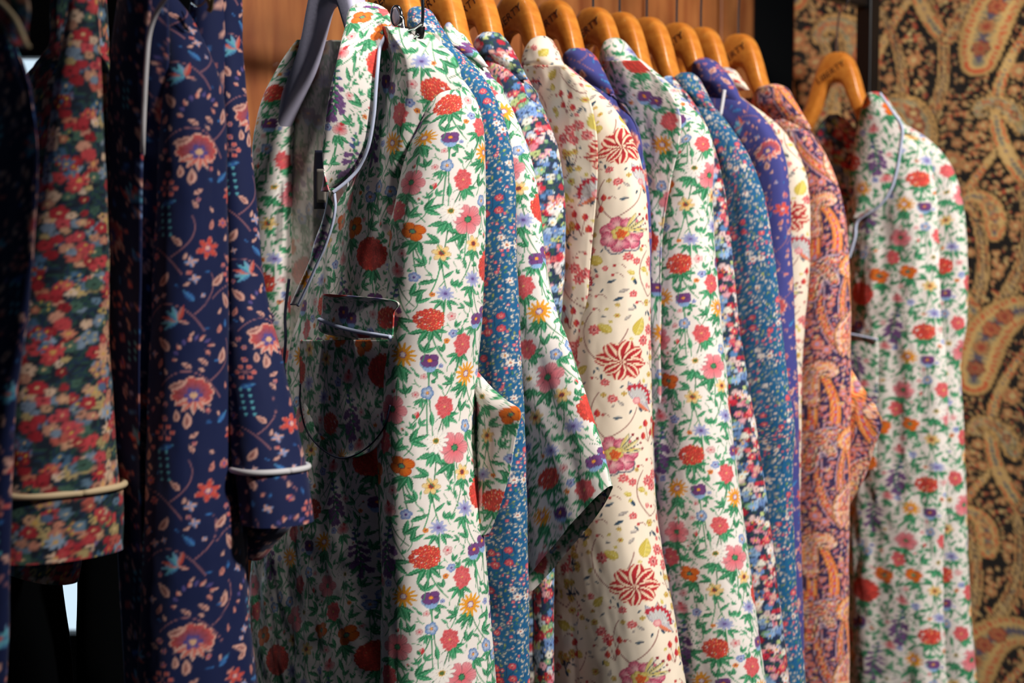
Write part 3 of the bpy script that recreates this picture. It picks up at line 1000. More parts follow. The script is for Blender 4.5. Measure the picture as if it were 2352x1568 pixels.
def plain(name, col, rough=.5, metal=0., **kw):
    m, nt, b = new_mat(name)
    b.inputs['Base Color'].default_value = tuple(to_lin(hexc(col)))+(1,)
    b.inputs['Roughness'].default_value = rough
    b.inputs['Metallic'].default_value = metal
    for k, v in kw.items():
        b.inputs[k].default_value = v
    n = nt.nodes.new('ShaderNodeTexNoise')
    n.inputs['Scale'].default_value = 60
    n.inputs['Detail'].default_value = 4
    bp = nt.nodes.new('ShaderNodeBump')
    bp.inputs['Strength'].default_value = .08
    bp.inputs['Distance'].default_value = .002
    nt.links.new(n.outputs['Fac'], bp.inputs['Height'])
    nt.links.new(bp.outputs['Normal'], b.inputs['Normal'])
    return m

def cloth_mat(name, rough=.75, sheen=.15, spec=.25, fade=None):
    """printed cotton: the print is carried by the cloth itself, the weave by fine noise"""
    m, nt, b = new_mat(name)
    at = nt.nodes.new('ShaderNodeVertexColor')
    at.layer_name = 'print'
    n = nt.nodes.new('ShaderNodeTexNoise')
    n.inputs['Scale'].default_value = 900
    n.inputs['Detail'].default_value = 2
    mr = nt.nodes.new('ShaderNodeMapRange')
    mr.inputs['To Min'].default_value = .9
    mr.inputs['To Max'].default_value = 1.08
    nt.links.new(n.outputs['Fac'], mr.inputs['Value'])
    mx = nt.nodes.new('ShaderNodeMix')
    mx.data_type, mx.blend_type = 'RGBA', 'MULTIPLY'
    mx.inputs[0].default_value = 1
    src = at.outputs['Color']
    if fade is not None:
        fm = nt.nodes.new('ShaderNodeMix')
        fm.data_type = 'RGBA'
        fm.inputs[0].default_value = fade[1]
        fm.inputs[7].default_value = tuple(to_lin(hexc(fade[0])))+(1,)
        nt.links.new(src, fm.inputs[6])
        src = fm.outputs[2]
    nt.links.new(src, mx.inputs[6])
    nt.links.new(mr.outputs['Result'], mx.inputs[7])
    nt.links.new(mx.outputs[2], b.inputs['Base Color'])
    b.inputs['Roughness'].default_value = rough
    b.inputs['Specular IOR Level'].default_value = spec
    b.inputs['Sheen Weight'].default_value = sheen
    bp = nt.nodes.new('ShaderNodeBump')
    bp.inputs['Strength'].default_value = .12
    bp.inputs['Distance'].default_value = .0006
    nt.links.new(n.outputs['Fac'], bp.inputs['Height'])
    nt.links.new(bp.outputs['Normal'], b.inputs['Normal'])
    return m

def wood_mat(name, c1, c2, scale, rough=.35, coat=.0, axis='Z', stretch=12, mottle=None):
    m, nt, b = new_mat(name)
    tc = nt.nodes.new('ShaderNodeTexCoord')
    mp = nt.nodes.new('ShaderNodeMapping')
    sc = {'X': (1, stretch, stretch), 'Y': (stretch, 1, stretch), 'Z': (stretch, stretch, 1)}[axis]
    mp.inputs['Scale'].default_value = sc
    nt.links.new(tc.outputs['Object'], mp.inputs['Vector'])
    n = nt.nodes.new('ShaderNodeTexNoise')
    n.inputs['Scale'].default_value = scale
    n.inputs['Detail'].default_value = 6
    n.inputs['Distortion'].default_value = .6
    nt.links.new(mp.outputs['Vector'], n.inputs['Vector'])
    r = nt.nodes.new('ShaderNodeValToRGB')
    r.color_ramp.elements[0].position, r.color_ramp.elements[1].position = .3, .72
    r.color_ramp.elements[0].color = tuple(to_lin(hexc(c1)))+(1,)
    r.color_ramp.elements[1].color = tuple(to_lin(hexc(c2)))+(1,)
    nt.links.new(n.outputs['Fac'], r.inputs['Fac'])
    src = r.outputs['Color']
    if mottle:
        n2 = nt.nodes.new('ShaderNodeTexNoise')
        n2.inputs['Scale'].default_value = mottle
        n2.inputs['Detail'].default_value = 3
        nt.links.new(tc.outputs['Object'], n2.inputs['Vector'])
        mr = nt.nodes.new('ShaderNodeMapRange')
        mr.inputs['From Min'].default_value, mr.inputs['From Max'].default_value = .3, .7
        mr.inputs['To Min'].default_value, mr.inputs['To Max'].default_value = .55, 1.15
        nt.links.new(n2.outputs['Fac'], mr.inputs['Value'])
        mx = nt.nodes.new('ShaderNodeMix')
        mx.data_type, mx.blend_type = 'RGBA', 'MULTIPLY'
        mx.inputs[0].default_value = 1
        nt.links.new(src, mx.inputs[6])
        nt.links.new(mr.outputs['Result'], mx.inputs[7])
        src = mx.outputs[2]
    nt.links.new(src, b.inputs['Base Color'])
    b.inputs['Roughness'].default_value = rough
    b.inputs['Coat Weight'].default_value = coat
    bp = nt.nodes.new('ShaderNodeBump')
    bp.inputs['Strength'].default_value = .1
    bp.inputs['Distance'].default_value = .002
    nt.links.new(n.outputs['Fac'], bp.inputs['Height'])
    nt.links.new(bp.outputs['Normal'], b.inputs['Normal'])
    return m

M = {
    'cotton': cloth_mat('printed_cotton'),
    'wrong': cloth_mat('cotton_wrong_side', fade=('c9bfb2', .62)),
    'tapestry': cloth_mat('woven_paisley', rough=.9, sheen=.3, spec=.1),
    'pipe': plain('pale_blue_piping', 'c3cde6', .6),
    'pipe_white': plain('white_piping', 'e4e2e4', .6),
    'pipe_cream': plain('cream_piping', 'e9cfa4', .65),
    'pipe_navy': plain('navy_piping', '141a33', .6),
    'beech': wood_mat('varnished_beech', 'c9752a', 'e0933c', 9, .28, .5, 'X', 10),
    'grey': plain('grey_lacquer', 'b9b6cc', .4),
    'ink': plain('branding_ink', '3a1c10', .6),
    'chrome': plain('chrome', 'cfd2d8', .12, 1.),
    'bronze': plain('aged_brass', 'a08a5c', .3, 1.),
    'black': plain('black_steel', '0d0d0f', .4, .3),
    'dark': plain('black_panelling', '070809', .6),
    'floor': plain('dark_floor', '171310', .5),
    'panel': wood_mat('polished_wood_panelling', '96502a', 'c98248', 3.5, .4, .2, 'Z', 9, 5),
    'dim_wood': wood_mat('dark_stained_wood', '150b07', '22120b', 3.5, .5, 0, 'Z', 9),
    'denim': plain('black_trouser_cloth', '030405', 1., **{'Specular IOR Level': .05}),
    'tagm': plain('navy_tag', '141832', .7),
    'tagp': plain('grey_tag_face', '8c857c', .8),
}
_m, _nt, _b = new_mat('daylight_glass')
_b.inputs['Base Color'].default_value = (.3, .4, .5, 1)
_b.inputs['Emission Color'].default_value = (.68, .86, 1, 1)
_b.inputs['Emission Strength'].default_value = 1.0
M['daylight'] = _m

# ---------------------------------------------------------------- the setting
def wall_slab(name, s0, s1, a0, a1, z0, z1, mat, bevel=0., parent=None):
    """box in rail coordinates: s along the rail, a across it"""
    me = box_mesh(name, (s0, a0, z0), (s1, a1, z1), bevel)
    o = link(name, me, mat)
    o.location = (0, RAIL_0, 0)
    o.rotation_euler = (0, 0, math.atan2(D[1], D[0]))
    if parent is not None:
        o.parent = parent
        o.matrix_parent_inverse.identity()
        o.location = Vector((0, RAIL_0, 0))-Vector(parent.location)
    return o
# local y axis of that frame is +90 deg from D, i.e. away from the aisle: a -> -y
WALL = .42
fl = link('floor', box_mesh('floor', (-4, -2, -.1), (4, 6.5, 0)), M['floor'])
tag(fl, kind='structure')
s_left, s_right = s_at(530, -WALL), s_at(1725, -WALL)
wb = wall_slab('wall_back', s_left, s_right, WALL, WALL+.06, 0, 2.6, M['panel'])
tag(wb, kind='structure')
i = 0
for px in (1205, 1480, 1650):
    ss = s_at(px, -WALL)
    o = wall_slab('trim_%d' % (i+1), ss-.012, ss+.012, WALL-.012, WALL+.001, 0, 2.6, M['panel'], .004)
    tag(o, kind='structure')
    i += 1
wd = wall_slab('wall_alcove', s_right, s_right+1.6, WALL+.35, WALL+.41, 0, 2.6, M['dark'])
tag(wd, kind='structure')
# the dark side wall to the left with one tall narrow window
Zw = 3.2
def X_at(px, Z):
    return (px-W/2)/F*Z
def Z_at(py, Y):
    rx, ry, rz = ray(W/2, py)
    return CAM_Z+Y/ry*rz
xa, xb = X_at(44, Zw), X_at(182, Zw)
zt, zb = Z_at(131, Zw), Z_at(1456, Zw)
bm = bmesh.new()
def add_box(bm, lo, hi):
    r = bmesh.ops.create_cube(bm, size=1)
    for v in r['verts']:
        v.co = Vector([(lo[k]+hi[k])/2+v.co[k]*(hi[k]-lo[k]) for k in range(3)])
x_end = X_at(760, Zw)
for lo, hi in (((-2.6, Zw, 0), (xa, Zw+.08, 2.6)), ((xb, Zw, 0), (x_end, Zw+.08, 2.6)), ((xa, Zw, zt), (xb, Zw+.08, 2.6)), ((xa, Zw, 0), (xb, Zw+.08, zb))):
    add_box(bm, lo, hi)
me = bpy.data.meshes.new('wall_left')
bm.to_mesh(me)
bm.free()
wl = tag(link('wall_left', me, M['dark']), kind='structure')
win = tag(link('window_1', box_mesh('window_1', (xa, Zw+.04, zb), (xb, Zw+.06, zt)), M['daylight']), kind='structure')

# ---------------------------------------------------------------- the rail
END_S = s_at(1985)
rl = empty('clothes_rail', tuple(rail(END_S))+(0,), 'black square steel clothes rail with an end post by the paisley hanging', 'clothes rail')
wall_slab('rail_bar', -1.6, END_S, -.011, .011, RAIL_Z-.011, RAIL_Z+.011, M['black'], .003, rl)
wall_slab('end_post', END_S-.017, END_S+.017, -.017, .017, 0, RAIL_Z+.016, M['black'], .003, rl)
wall_slab('end_post', -1.6, -1.566, -.017, .017, 0, RAIL_Z+.016, M['black'], .003, rl)

# ---------------------------------------------------------------- paisley hanging behind the rail end
PS = END_S+.13
hang = empty('paisley_hanging', tuple(rail(PS))+(1.0,), 'black and gold paisley woven cloth hanging behind the rail end post', 'textile')
def backcloth():
    res = .0042
    a = np.arange(-.262, .52, res)
    z = np.arange(2.05, .2, -res)
    A_, Z_ = np.meshgrid(a, z)
    off = .006*vnoise(A_/.12, Z_/1.2, 3)+.004*vnoise(A_/.05, Z_/.5, 9)
    col = sample('gold', A_*1.0+.02, Z_-.08)
    pos = w3(PS, A_, off, Z_)
    me = mesh_np('woven_cloth', pos.reshape(-1, 3), grid_faces(len(a), len(z), False), col.reshape(-1, 3))
    o = link('woven_cloth', me, M['tapestry'], hang)
    sm = o.modifiers.new('thickness', 'SOLIDIFY')
    sm.thickness, sm.offset = .003, 0
    bar = w3(PS, np.array([-.40, .56]), 0., np.array([2.05, 2.05]))
    cord('hanging_bar', hang, M['black'], np.linspace(bar[0], bar[1], 6), .012, 12)
backcloth()
# ---------------------------------------------------------------- hangers
HANG_Z = 1.60
TOP = [(0, 0), (.018, -.003), (.034, -.018), (.047, -.048), (.06, -.088), (.078, -.121), (.103, -.155), (.128, -.188), (.148, -.222), (.153, -.234)]
BOT = [(0, -.058), (.018, -.066), (.030, -.090), (.043, -.118), (.060, -.146), (.083, -.172), (.108, -.200), (.128, -.226), (.144, -.246), (.149, -.246)]

def hanger_body(name, half=.0155):
    """bowed shop hanger: rounded edges, one closed mesh in (rail, across, up) axes"""
    n = 90
    tp = catmull(TOP, n)
    bt = catmull(BOT, n)
    tp = np.concatenate([(tp*[-1, 1])[::-1], tp[1:]])
    bt = np.concatenate([(bt*[-1, 1])[::-1], bt[1:]])
    k = 24
    ph = np.linspace(0, 2*math.pi, k, endpoint=False)
    cs, sn = np.cos(ph), np.sin(ph)
    e = .55
    cs, sn = np.sign(cs)*np.abs(cs)**e, np.sign(sn)*np.abs(sn)**e
    c = (tp+bt)/2
    h = (tp-bt)/2
    m = len(c)
    thin = half*(1-.25*np.linspace(-1, 1, m)**2)
    X = thin[:, None]*sn[None]
    Y = c[:, 0:1]+h[:, 0:1]*cs[None]
    Z = c[:, 1:2]+h[:, 1:2]*cs[None]
    # gentle forward bow
    X = X+.004*(np.abs(c[:, 0:1])/.2)**2
    pos = np.stack([X, Y, Z], -1)
    verts = pos.reshape(-1, 3)
    faces = grid_faces(k, m, True).tolist()
    faces += [list(range(k))[::-1], [(m-1)*k+q for q in range(k)]]
    me = bpy.data.meshes.new(name)
    me.from_pydata(verts.tolist(), [], faces)
    me.polygons.foreach_set('use_smooth', np.ones(len(me.polygons), bool))
    bm = bmesh.new()
    bm.from_mesh(me)
    bmesh.ops.recalc_face_normals(bm, faces=bm.faces[:])
    bm.to_mesh(me)
    bm.free()
    return me

def hook_mesh(name):
    # arc starts near the shank, goes over the bar
    arc = [(0, .024*math.cos(math.radians(a)), .098+.024*math.sin(math.radians(a))) for a in np.linspace(-65, 200, 26)]
    pts = np.concatenate([[(0, 0, -.03), (0, 0, .03), (0, .002, .062), (0, .006, .073)], arc])
    p = catmull(pts, 120)
    return cord_mesh(name, p, .0021, 10)

def lettering(name, body, size, depth=.0004):
    cu = bpy.data.curves.new(name, 'FONT')
    cu.body, cu.size, cu.extrude = body, size, depth
    cu.align_x, cu.align_y = 'CENTER', 'CENTER'
    cu.space_character = 1.08
    ob = bpy.data.objects.new(name, cu)
    C.objects.link(ob)
    dg = bpy.context.evaluated_depsgraph_get()
    me = bpy.data.meshes.new_from_object(ob.evaluated_get(dg))
    bpy.data.objects.remove(ob)
    co = np.empty(len(me.vertices)*3, np.float32)
    me.vertices.foreach_get('co', co)
    co = co.reshape(-1, 3)
    # text x -> across (towards the aisle is +), text y -> up, out of the face = -rail
    c, sn = math.cos(.5), math.sin(.5)
    x, y = co[:, 0]*c-co[:, 1]*sn, co[:, 0]*sn+co[:, 1]*c
    out = np.stack([-.0153-co[:, 2], x-.004, y-.040], -1)
    me.vertices.foreach_set('co', out.ravel().astype(np.float32))
    me.update()
    return me

BODY_ME, HOOK_ME, TEXT_ME = hanger_body('hanger_body'), hook_mesh('hook'), lettering('stamped_lettering', 'LIBERTY', .0175)
FRAME = np.array([[D[0], P[0], 0], [D[1], P[1], 0], [0, 0, 1]])
from mathutils import Matrix
def hanger(s, label, z=HANG_Z, yaw=0., grey=False, hook=True, text=True):
    o = empty('coat_hanger' if not grey else 'grey_coat_hanger', tuple(rail(s))+(z,), label, 'hanger', 'hangers on the rail')
    # columns: rail, across (aisle side), up; a mirrored frame, so flip across
    rot = Matrix(((D[0], P[0], 0), (D[1], P[1], 0), (0, 0, 1)))
    o.matrix_world = Matrix.Translation(o.location) @ Matrix.Rotation(yaw, 4, 'Z')
    base = rot.to_4x4()
    for nm, me, mt in (('wooden_body', BODY_ME, M['grey' if grey else 'beech']), ('hook', HOOK_ME, M['chrome']), ('stamped_lettering', TEXT_ME, M['ink'])):
        if (nm == 'hook' and not hook) or (nm == 'stamped_lettering' and not text):
            continue
        m2 = me.copy()
        m2.transform(base)
        m2.flip_normals()
        m2.materials.clear()
        m2.materials.append(mt)
        c = bpy.data.objects.new(nm, m2)
        C.objects.link(c)
        c.parent = o
        if nm == 'stamped_lettering':
            c['label'] = 'dark stamped maker lettering'
    return o

S = {k: s_at(px) for k, px in dict(teal=905, white2=1005, berry=1085, cream=1185, navy_sheen=1270, white3=1360, extra=1420, teal2=1482, navy3=1550, cream2=1605, coral=1690, right=1915).items()}
S['robe'] = s_at(775)
S['navy2'] = s_at(545, .23)
S['navy1'] = s_at(415, .22)
S['left'] = s_at(150, .2)
S['far'] = s_at(-40, .2)

hanger(S['teal'], 'wooden hanger just behind the chrome clip, mostly cut off by the frame')
hanger(S['white2'], 'wooden hanger above the green sprigged white collar beside the teal robe')
hanger(S['berry'], 'wooden hanger with bright rounded edge above the red and blue meadow print collar')
hanger(S['cream'], 'wooden hanger with lettering standing above the cream red-flowered robe collar')
hanger(S['navy_sheen'], 'wooden hanger whose arm drops into the sheen-tinted navy collar')
hanger(S['white3'], 'broad lettered wooden hanger in the middle of the row, in the white garden print robe')
hanger(S['extra'], 'wooden hanger squeezed close behind the broad lettered one, its face hidden', text=False)
hanger(S['teal2'], 'wooden hanger with a plain face whose arm drops behind the second teal collar', text=False)
hanger(S['navy3'], 'lettered wooden hanger leading into the sheen-tinted navy robe with white piping', )
hanger(S['cream2'], 'wooden hanger squeezed close behind the sheen-tinted navy robe hanger', text=False)
hanger(S['coral'], 'lettered wooden hanger against the dark alcove, holding the coral paisley robe')
hanger(S['right'], 'lone wooden hanger at the rail end beside the black post')
hanger(S['robe'], 'grey lacquered hanger inside the open white garden print robe', grey=True, text=False)

# ---------------------------------------------------------------- garments
def root(name, s, label, cat):
    return empty(name, tuple(rail(s))+(1.5,), label, cat, 'robes on the rail' if cat == 'robe' else None)

def body_rows(name, parent, pr, s, near=.19, B=.030, seed=1, uv=(0, 0), res=.004, z1=.52, mat=None, off=0., z_neck=1.485):
    """plain hanging body, mostly behind its neighbours: neck, sloping shoulders, straight fall"""
    zs = [z_neck, z_neck-.02, z_neck-.05, z_neck-.085, z_neck-.12, 1.2, .9, z1]
    aw = [.06, .085, .14, near, near+.01, near+.012, near+.02, near+.035]
    n = int((z_neck-z1)/res)
    zt = np.linspace(z_neck, z1, n)
    An = smooth1(np.interp(-zt, -np.array(zs), aw), int(.012/res)+1)
    Bn = B*np.clip((z_neck-zt)/.06, .35, 1)
    ph = section_angles(2*(near*2+B), res, (-20, 200), 3.)
    cs, sn = np.cos(ph), np.sin(ph)
    sn = np.sign(sn)*np.abs(sn)**.7
    x, y = An[:, None]*cs, Bn[:, None]*sn
    seg = np.hypot(np.diff(x, axis=1, append=x[:, :1]), np.diff(y, axis=1, append=y[:, :1]))
    u = np.cumsum(seg, axis=1)-seg
    u = u-u[:, len(ph)//2:len(ph)//2+1]
    v = zt[:, None]+0*u
    y = y+folds(u, v, .006, seed, .07)*np.sign(sn)
    pos = w3(s, x, off+y, zt[:, None]+0*x)
    col = sample(pr, u-uv[0], v-uv[1])
    me = mesh_np(name, pos.reshape(-1, 3), grid_faces(len(ph), n, True), col.reshape(-1, 3))
    return link(name, me, mat or M['cotton'], parent)

def hanging(name, cat, label, key, pr, sil, A, B, collar=None, res=.0028, seed=1, uv=(0, 0), amp=.003, near=.17, skew=0., body=True, Bb=.026, sk=8, coarse=4.):
    s = S[key]
    g = root(name, s, label, cat)
    arm('sleeve', g, M['cotton'], pr, s, sil, A, B, res=res, seed=seed, uv=uv, amp=amp, skew=skew, sk=sk, coarse=coarse)
    if body:
        body_rows('body', g, pr, s, near=near, B=Bb, seed=seed+20, uv=(.05+uv[0], .03+uv[1]))
    if collar:
        tube_px('collar', g, M['cotton'], pr, s, collar, [.02, .022, .022, .003], off=.006, res=res, seed=seed+40, amp=.0015, uv=(.03+uv[0], .02+uv[1]))
    return g

# teal robe behind the open white one
hanging('teal_robe', 'robe', 'teal blue small-flowered robe directly behind the white robe with the pocket', 'teal', 'teal',
        [(985, 72), (1040, 104), (1088, 152), (1132, 222), (1162, 308), (1175, 420), (1178, 560), (1188, 740), (1196, 900), (1203, 1100), (1209, 1300), (1218, 1610)],
        [.03, .05, .068, .075, .075, .075, .075], [.018, .026, .030, .030],
        [(16, 950, 968), (26, 938, 990), (60, 936, 1012), (110, 945, 1040), (170, 960, 1070)], res=.0018, seed=3)
# second white robe, sleeve end sticking out
hanging('garden_print_robe', 'robe', 'white garden print robe whose wide sleeve end juts out beside the teal robe', 'white2', 'garden',
        [(1060, 92), (1110, 150), (1160, 220), (1195, 290), (1222, 360), (1240, 460), (1252, 580), (1272, 690), (1306, 780), (1346, 900), (1381, 1010), (1408, 1112)],
        [.03, .05, .07, .08, .09, .105, .115], [.018, .026, .030, .030, .028, .022],
        [(40, 1038, 1044), (60, 1022, 1058), (100, 1016, 1080), (160, 1020, 1120)], res=.0018, seed=4, uv=(.06, .05), skew=.5, coarse=1., near=.12)
hanging('meadow_print_robe', 'robe', 'red and blue meadow print robe between the white sleeve and the cream robe', 'berry', 'berry',
        [(1162, 118), (1206, 180), (1246, 256), (1277, 342), (1291, 430), (1297, 520), (1296, 620), (1290, 720), (1278, 900), (1272, 1200), (1274, 1610)],
        [.03, .05, .07, .06, .03, .016, .016], [.022, .034, .038, .028, .014, .012],
        [(76, 1108, 1146), (92, 1092, 1160), (130, 1084, 1180), (190, 1090, 1210)], seed=5, near=.12)
cg = hanging('cream_robe', 'robe', 'cream robe printed with striped red blooms and pink peonies', 'cream', 'cream',
        [(1285, 140), (1340, 186), (1400, 240), (1446, 305), (1472, 380), (1485, 470), (1491, 600), (1491, 800), (1493, 1000), (1501, 1150), (1518, 1280), (1547, 1430), (1572, 1610)],
        [.03, .045, .06, .07, .075, .085, .095, .11], [.02, .036, .05, .052, .052], None, res=.0019, seed=6, uv=(.075, -.13), near=.175, Bb=.034)
hanging('navy_sheen_robe', 'robe', 'navy robe with sheen put into its print colour, showing only its collar and shoulder behind the cream robe', 'navy_sheen', 'navy_sheen',
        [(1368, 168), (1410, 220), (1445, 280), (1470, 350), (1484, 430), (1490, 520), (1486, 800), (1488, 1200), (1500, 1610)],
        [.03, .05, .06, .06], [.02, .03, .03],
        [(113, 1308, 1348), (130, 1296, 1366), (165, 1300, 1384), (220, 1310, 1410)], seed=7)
wg = hanging('garden_print_robe', 'robe', 'white garden print robe in the middle of the row, beside the cream one', 'white3', 'garden',
        [(1452, 122), (1510, 165), (1560, 210), (1606, 262), (1633, 310), (1640, 352), (1634, 430), (1638, 560), (1651, 700), (1669, 900), (1691, 1100), (1719, 1300), (1763, 1610)],
        [.03, .045, .06, .07, .075, .08, .085, .09], [.02, .036, .05, .052, .052], None, res=.002, seed=8, uv=(.02, .015), near=.19, Bb=.034)
hanging('meadow_print_robe', 'robe', 'pastel blue, red and white meadow print robe, a narrow strip before the second teal one', 'extra', 'berry',
        [(1540, 175), (1590, 235), (1630, 320), (1658, 420), (1676, 560), (1690, 700), (1712, 850), (1738, 1000), (1765, 1200), (1793, 1400), (1816, 1610)],
        [.03, .05, .07, .075, .075], [.02, .03, .034],
        None, seed=9, uv=(.04, .1), res=.003)
hanging('teal_robe', 'robe', 'teal small-flowered robe in the right half of the row, beside a sheen-tinted navy one', 'teal2', 'teal',
        [(1612, 222), (1660, 268), (1700, 328), (1736, 400), (1758, 480), (1776, 600), (1794, 750), (1811, 900), (1826, 985), (1817, 1060), (1819, 1200), (1831, 1400), (1857, 1610)],
        [.03, .05, .07, .075, .075, .075], [.018, .026, .030],
        [(168, 1562, 1590), (180, 1548, 1604), (215, 1545, 1622), (270, 1555, 1650)], seed=10, uv=(.03, .06), res=.003)
ng = hanging('navy_sheen_robe', 'robe', 'sheen-tinted navy flowered robe with white collar piping in the right half of the row', 'navy3', 'navy_sheen',
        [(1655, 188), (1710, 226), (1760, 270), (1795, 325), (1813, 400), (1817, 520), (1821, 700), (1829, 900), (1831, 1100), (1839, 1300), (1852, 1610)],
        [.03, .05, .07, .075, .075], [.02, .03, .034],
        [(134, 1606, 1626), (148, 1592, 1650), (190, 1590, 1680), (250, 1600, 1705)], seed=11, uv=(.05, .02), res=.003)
cord_px('piping', ng, M['pipe_white'], S['navy3'], [(1664, 206), (1660, 232), (1655, 262)], .036, .0032)
hanging('cream_robe', 'robe', 'pale cream robe seen as a thin strip before the coral paisley robe', 'cream2', 'cream',
        [(1696, 216), (1770, 268), (1820, 325), (1847, 385), (1857, 460), (1857, 560), (1851, 680), (1843, 760), (1838, 900), (1836, 1200), (1846, 1610)],
        [.03, .05, .07, .075, .07], [.02, .03, .032],
        [(156, 1656, 1676), (168, 1645, 1694), (210, 1648, 1720)], seed=12, uv=(.1, .1), res=.003)
fg = hanging('coral_paisley_robe', 'robe', 'coral orange and navy paisley robe under the hanger by the dark alcove', 'coral', 'coral',
        [(1815, 258), (1870, 308), (1906, 370), (1933, 450), (1946, 540), (1951, 680), (1950, 800), (1950, 950), (1948, 1200), (1951, 1610)],
        [.03, .05, .065, .07, .07, .072, .075], [.02, .034, .036, .036],
        [(194, 1768, 1786), (204, 1740, 1806), (240, 1728, 1826), (300, 1738, 1860)], seed=13, uv=(0, .02), res=.003)
sheet('cuff', fg, M['cotton'], 'coral', S['coral'], [(820, 1915, 1938), (880, 1912, 1975), (930, 1912, 2010), (972, 1912, 2026), (1030, 1912, 2008), (1100, 1912, 1984), (1180, 1915, 1938)], -.03, .014, seed=60, uv=(.05, .03), res=.003)
# cream robe: body front, collar
sheet('front_panel', cg, M['cotton'], 'cream', S['cream'], [(150, 1203, 1300), (200, 1203, 1345), (300, 1225, 1370), (420, 1262, 1372), (560, 1280, 1360), (700, 1278, 1350), (900, 1270, 1350), (1200, 1258, 1350), (1610, 1262, 1350)], .046, .008, seed=61, uv=(.045, -.07), amp=.004, res=.0026)
tube_px('collar', cg, M['cotton'], 'cream', S['cream'], [(84, 1232, 1256), (94, 1218, 1270), (120, 1206, 1284), (160, 1202, 1300), (225, 1222, 1330)], [.024, .024, .024, .003], off=.024, seed=62, amp=.0015, uv=(.03, .05), res=.0024)
# third white robe
sheet('front_panel', wg, M['cotton'], 'garden', S['white3'], [(140, 1378, 1470), (200, 1376, 1530), (260, 1390, 1562), (330, 1420, 1560), (420, 1462, 1540), (560, 1474, 1520), (800, 1476, 1520), (1200, 1480, 1530), (1610, 1540, 1600)], .046, .008, seed=63, uv=(.02, .06), amp=.004, res=.0028)
tube_px('collar', wg, M['cotton'], 'garden', S['white3'], [(88, 1402, 1422), (98, 1388, 1436), (125, 1380, 1456), (165, 1376, 1478), (222, 1396, 1500)], [.024, .024, .024, .003], off=.024, seed=64, amp=.0015, uv=(.05, .05), res=.0026)

# ---------------------------------------------------------------- right-hand white robe at the rail end
s = S['right']
rg_ = root('garden_print_robe', s, 'white garden print robe with piped lapel hanging at the rail end before the paisley cloth', 'robe')
arm('sleeve', rg_, M['cotton'], 'garden', s, [(2066, 284), (2120, 314), (2161, 350), (2195, 412), (2213, 500), (2221, 620), (2221, 750), (2209, 830), (2214, 1000), (2223, 1200), (2233, 1400), (2252, 1610)],
    [.03, .045, .055, .06, .062, .065, .075, .085], [.018, .026, .030, .030], res=.003, seed=14, uv=(.03, .09), amp=.0035)
tube_px('body', rg_, M['cotton'], 'garden', s, [(300, 1990, 2076), (340, 1976, 2130), (420, 1962, 2150), (500, 1956, 2160), (700, 1954, 2165), (1000, 1950, 2170), (1300, 1944, 2180), (1610, 1936, 2190)], .045, off=.012, res=.003, seed=15, amp=.009, uv=(.0, .02), wide=.06)
sheet('lapel', rg_, M['cotton'], 'garden', s, [(214, 1992, 2020), (240, 1982, 2042), (290, 1970, 2071), (340, 1962, 2068), (400, 1952, 2057), (440, 1952, 2042), (475, 1956, 2016), (502, 1962, 1975)], .075, .012, seed=65, uv=(.09, .0), res=.003, amp=.001)
sheet('lapel', rg_, M['cotton'], 'garden', s, [(462, 1948, 1962), (500, 1946, 1968), (545, 1944, 1964), (590, 1940, 1950)], .072, .004, seed=66, uv=(.02, .03), res=.003, amp=.001)
cord_px('piping', rg_, M['pipe'], s, [(2021, 214), (2050, 256), (2072, 292), (2069, 340), (2058, 400), (2043, 442), (2016, 477), (1975, 503), (1966, 520), (1964, 545), (1950, 592)], .076, .0026)
tube_px('collar', rg_, M['cotton'], 'garden', s, [(212, 2000, 2018), (224, 1988, 2034), (260, 1978, 2056), (310, 1970, 2090)], .03, off=.035, seed=67, amp=.0015, uv=(.12, .05), res=.003)
pk = sheet('pocket', rg_, M['cotton'], 'garden', s, [(775, 1946, 2016), (800, 1946, 2017), (930, 1944, 2016), (1080, 1942, 2012)], .062, .004, seed=68, uv=(.04, .07), res=.003, amp=.001)
cord_px('piping', rg_, M['pipe'], s, [(1948, 766), (1980, 772), (2016, 780)], .068, .0022)
sheet('back_lining', rg_, M['cotton'], 'berry', s, [(262, 1905, 1925), (290, 1880, 1960), (340, 1868, 1990), (420, 1900, 1975), (520, 1940, 2040), (620, 1945, 2040)], -.02, .0, seed=69, res=.004)

# ---------------------------------------------------------------- the open white robe in front
s = S['robe']
og = root('garden_print_robe', s, 'white garden print robe hanging open in front, with piped lapel and chest pocket', 'robe')
arm('sleeve', og, M['cotton'], 'garden', s, [(955, 104), (1018, 140), (1064, 182), (1093, 234), (1108, 300), (1113, 450), (1111, 600), (1106, 740), (1096, 850), (1092, 1000), (1100, 1150), (1113, 1300), (1136, 1610)],
    [.03, .04, .05, .05, .05, .05, .055], [.02, .045, .064, .066, .068, .074, .082], res=.0013, seed=16, uv=(.0, .0), amp=.0028)
sheet('front_panel', og, M['cotton'], 'garden', s, [(62, 884, 903), (90, 870, 930), (130, 858, 965), (200, 852, 975), (290, 846, 958), (400, 815, 938), (470, 775, 930), (560, 742, 925), (640, 712, 926), (720, 690, 930), (850, 660, 920), (1000, 630, 902), (1200, 590, 884), (1400, 570, 872), (1610, 560, 862)], .034, .010, tilt=.05, wrap=.06, seed=70, uv=(.02, .05), amp=.006, res=.0015, wide=.06)
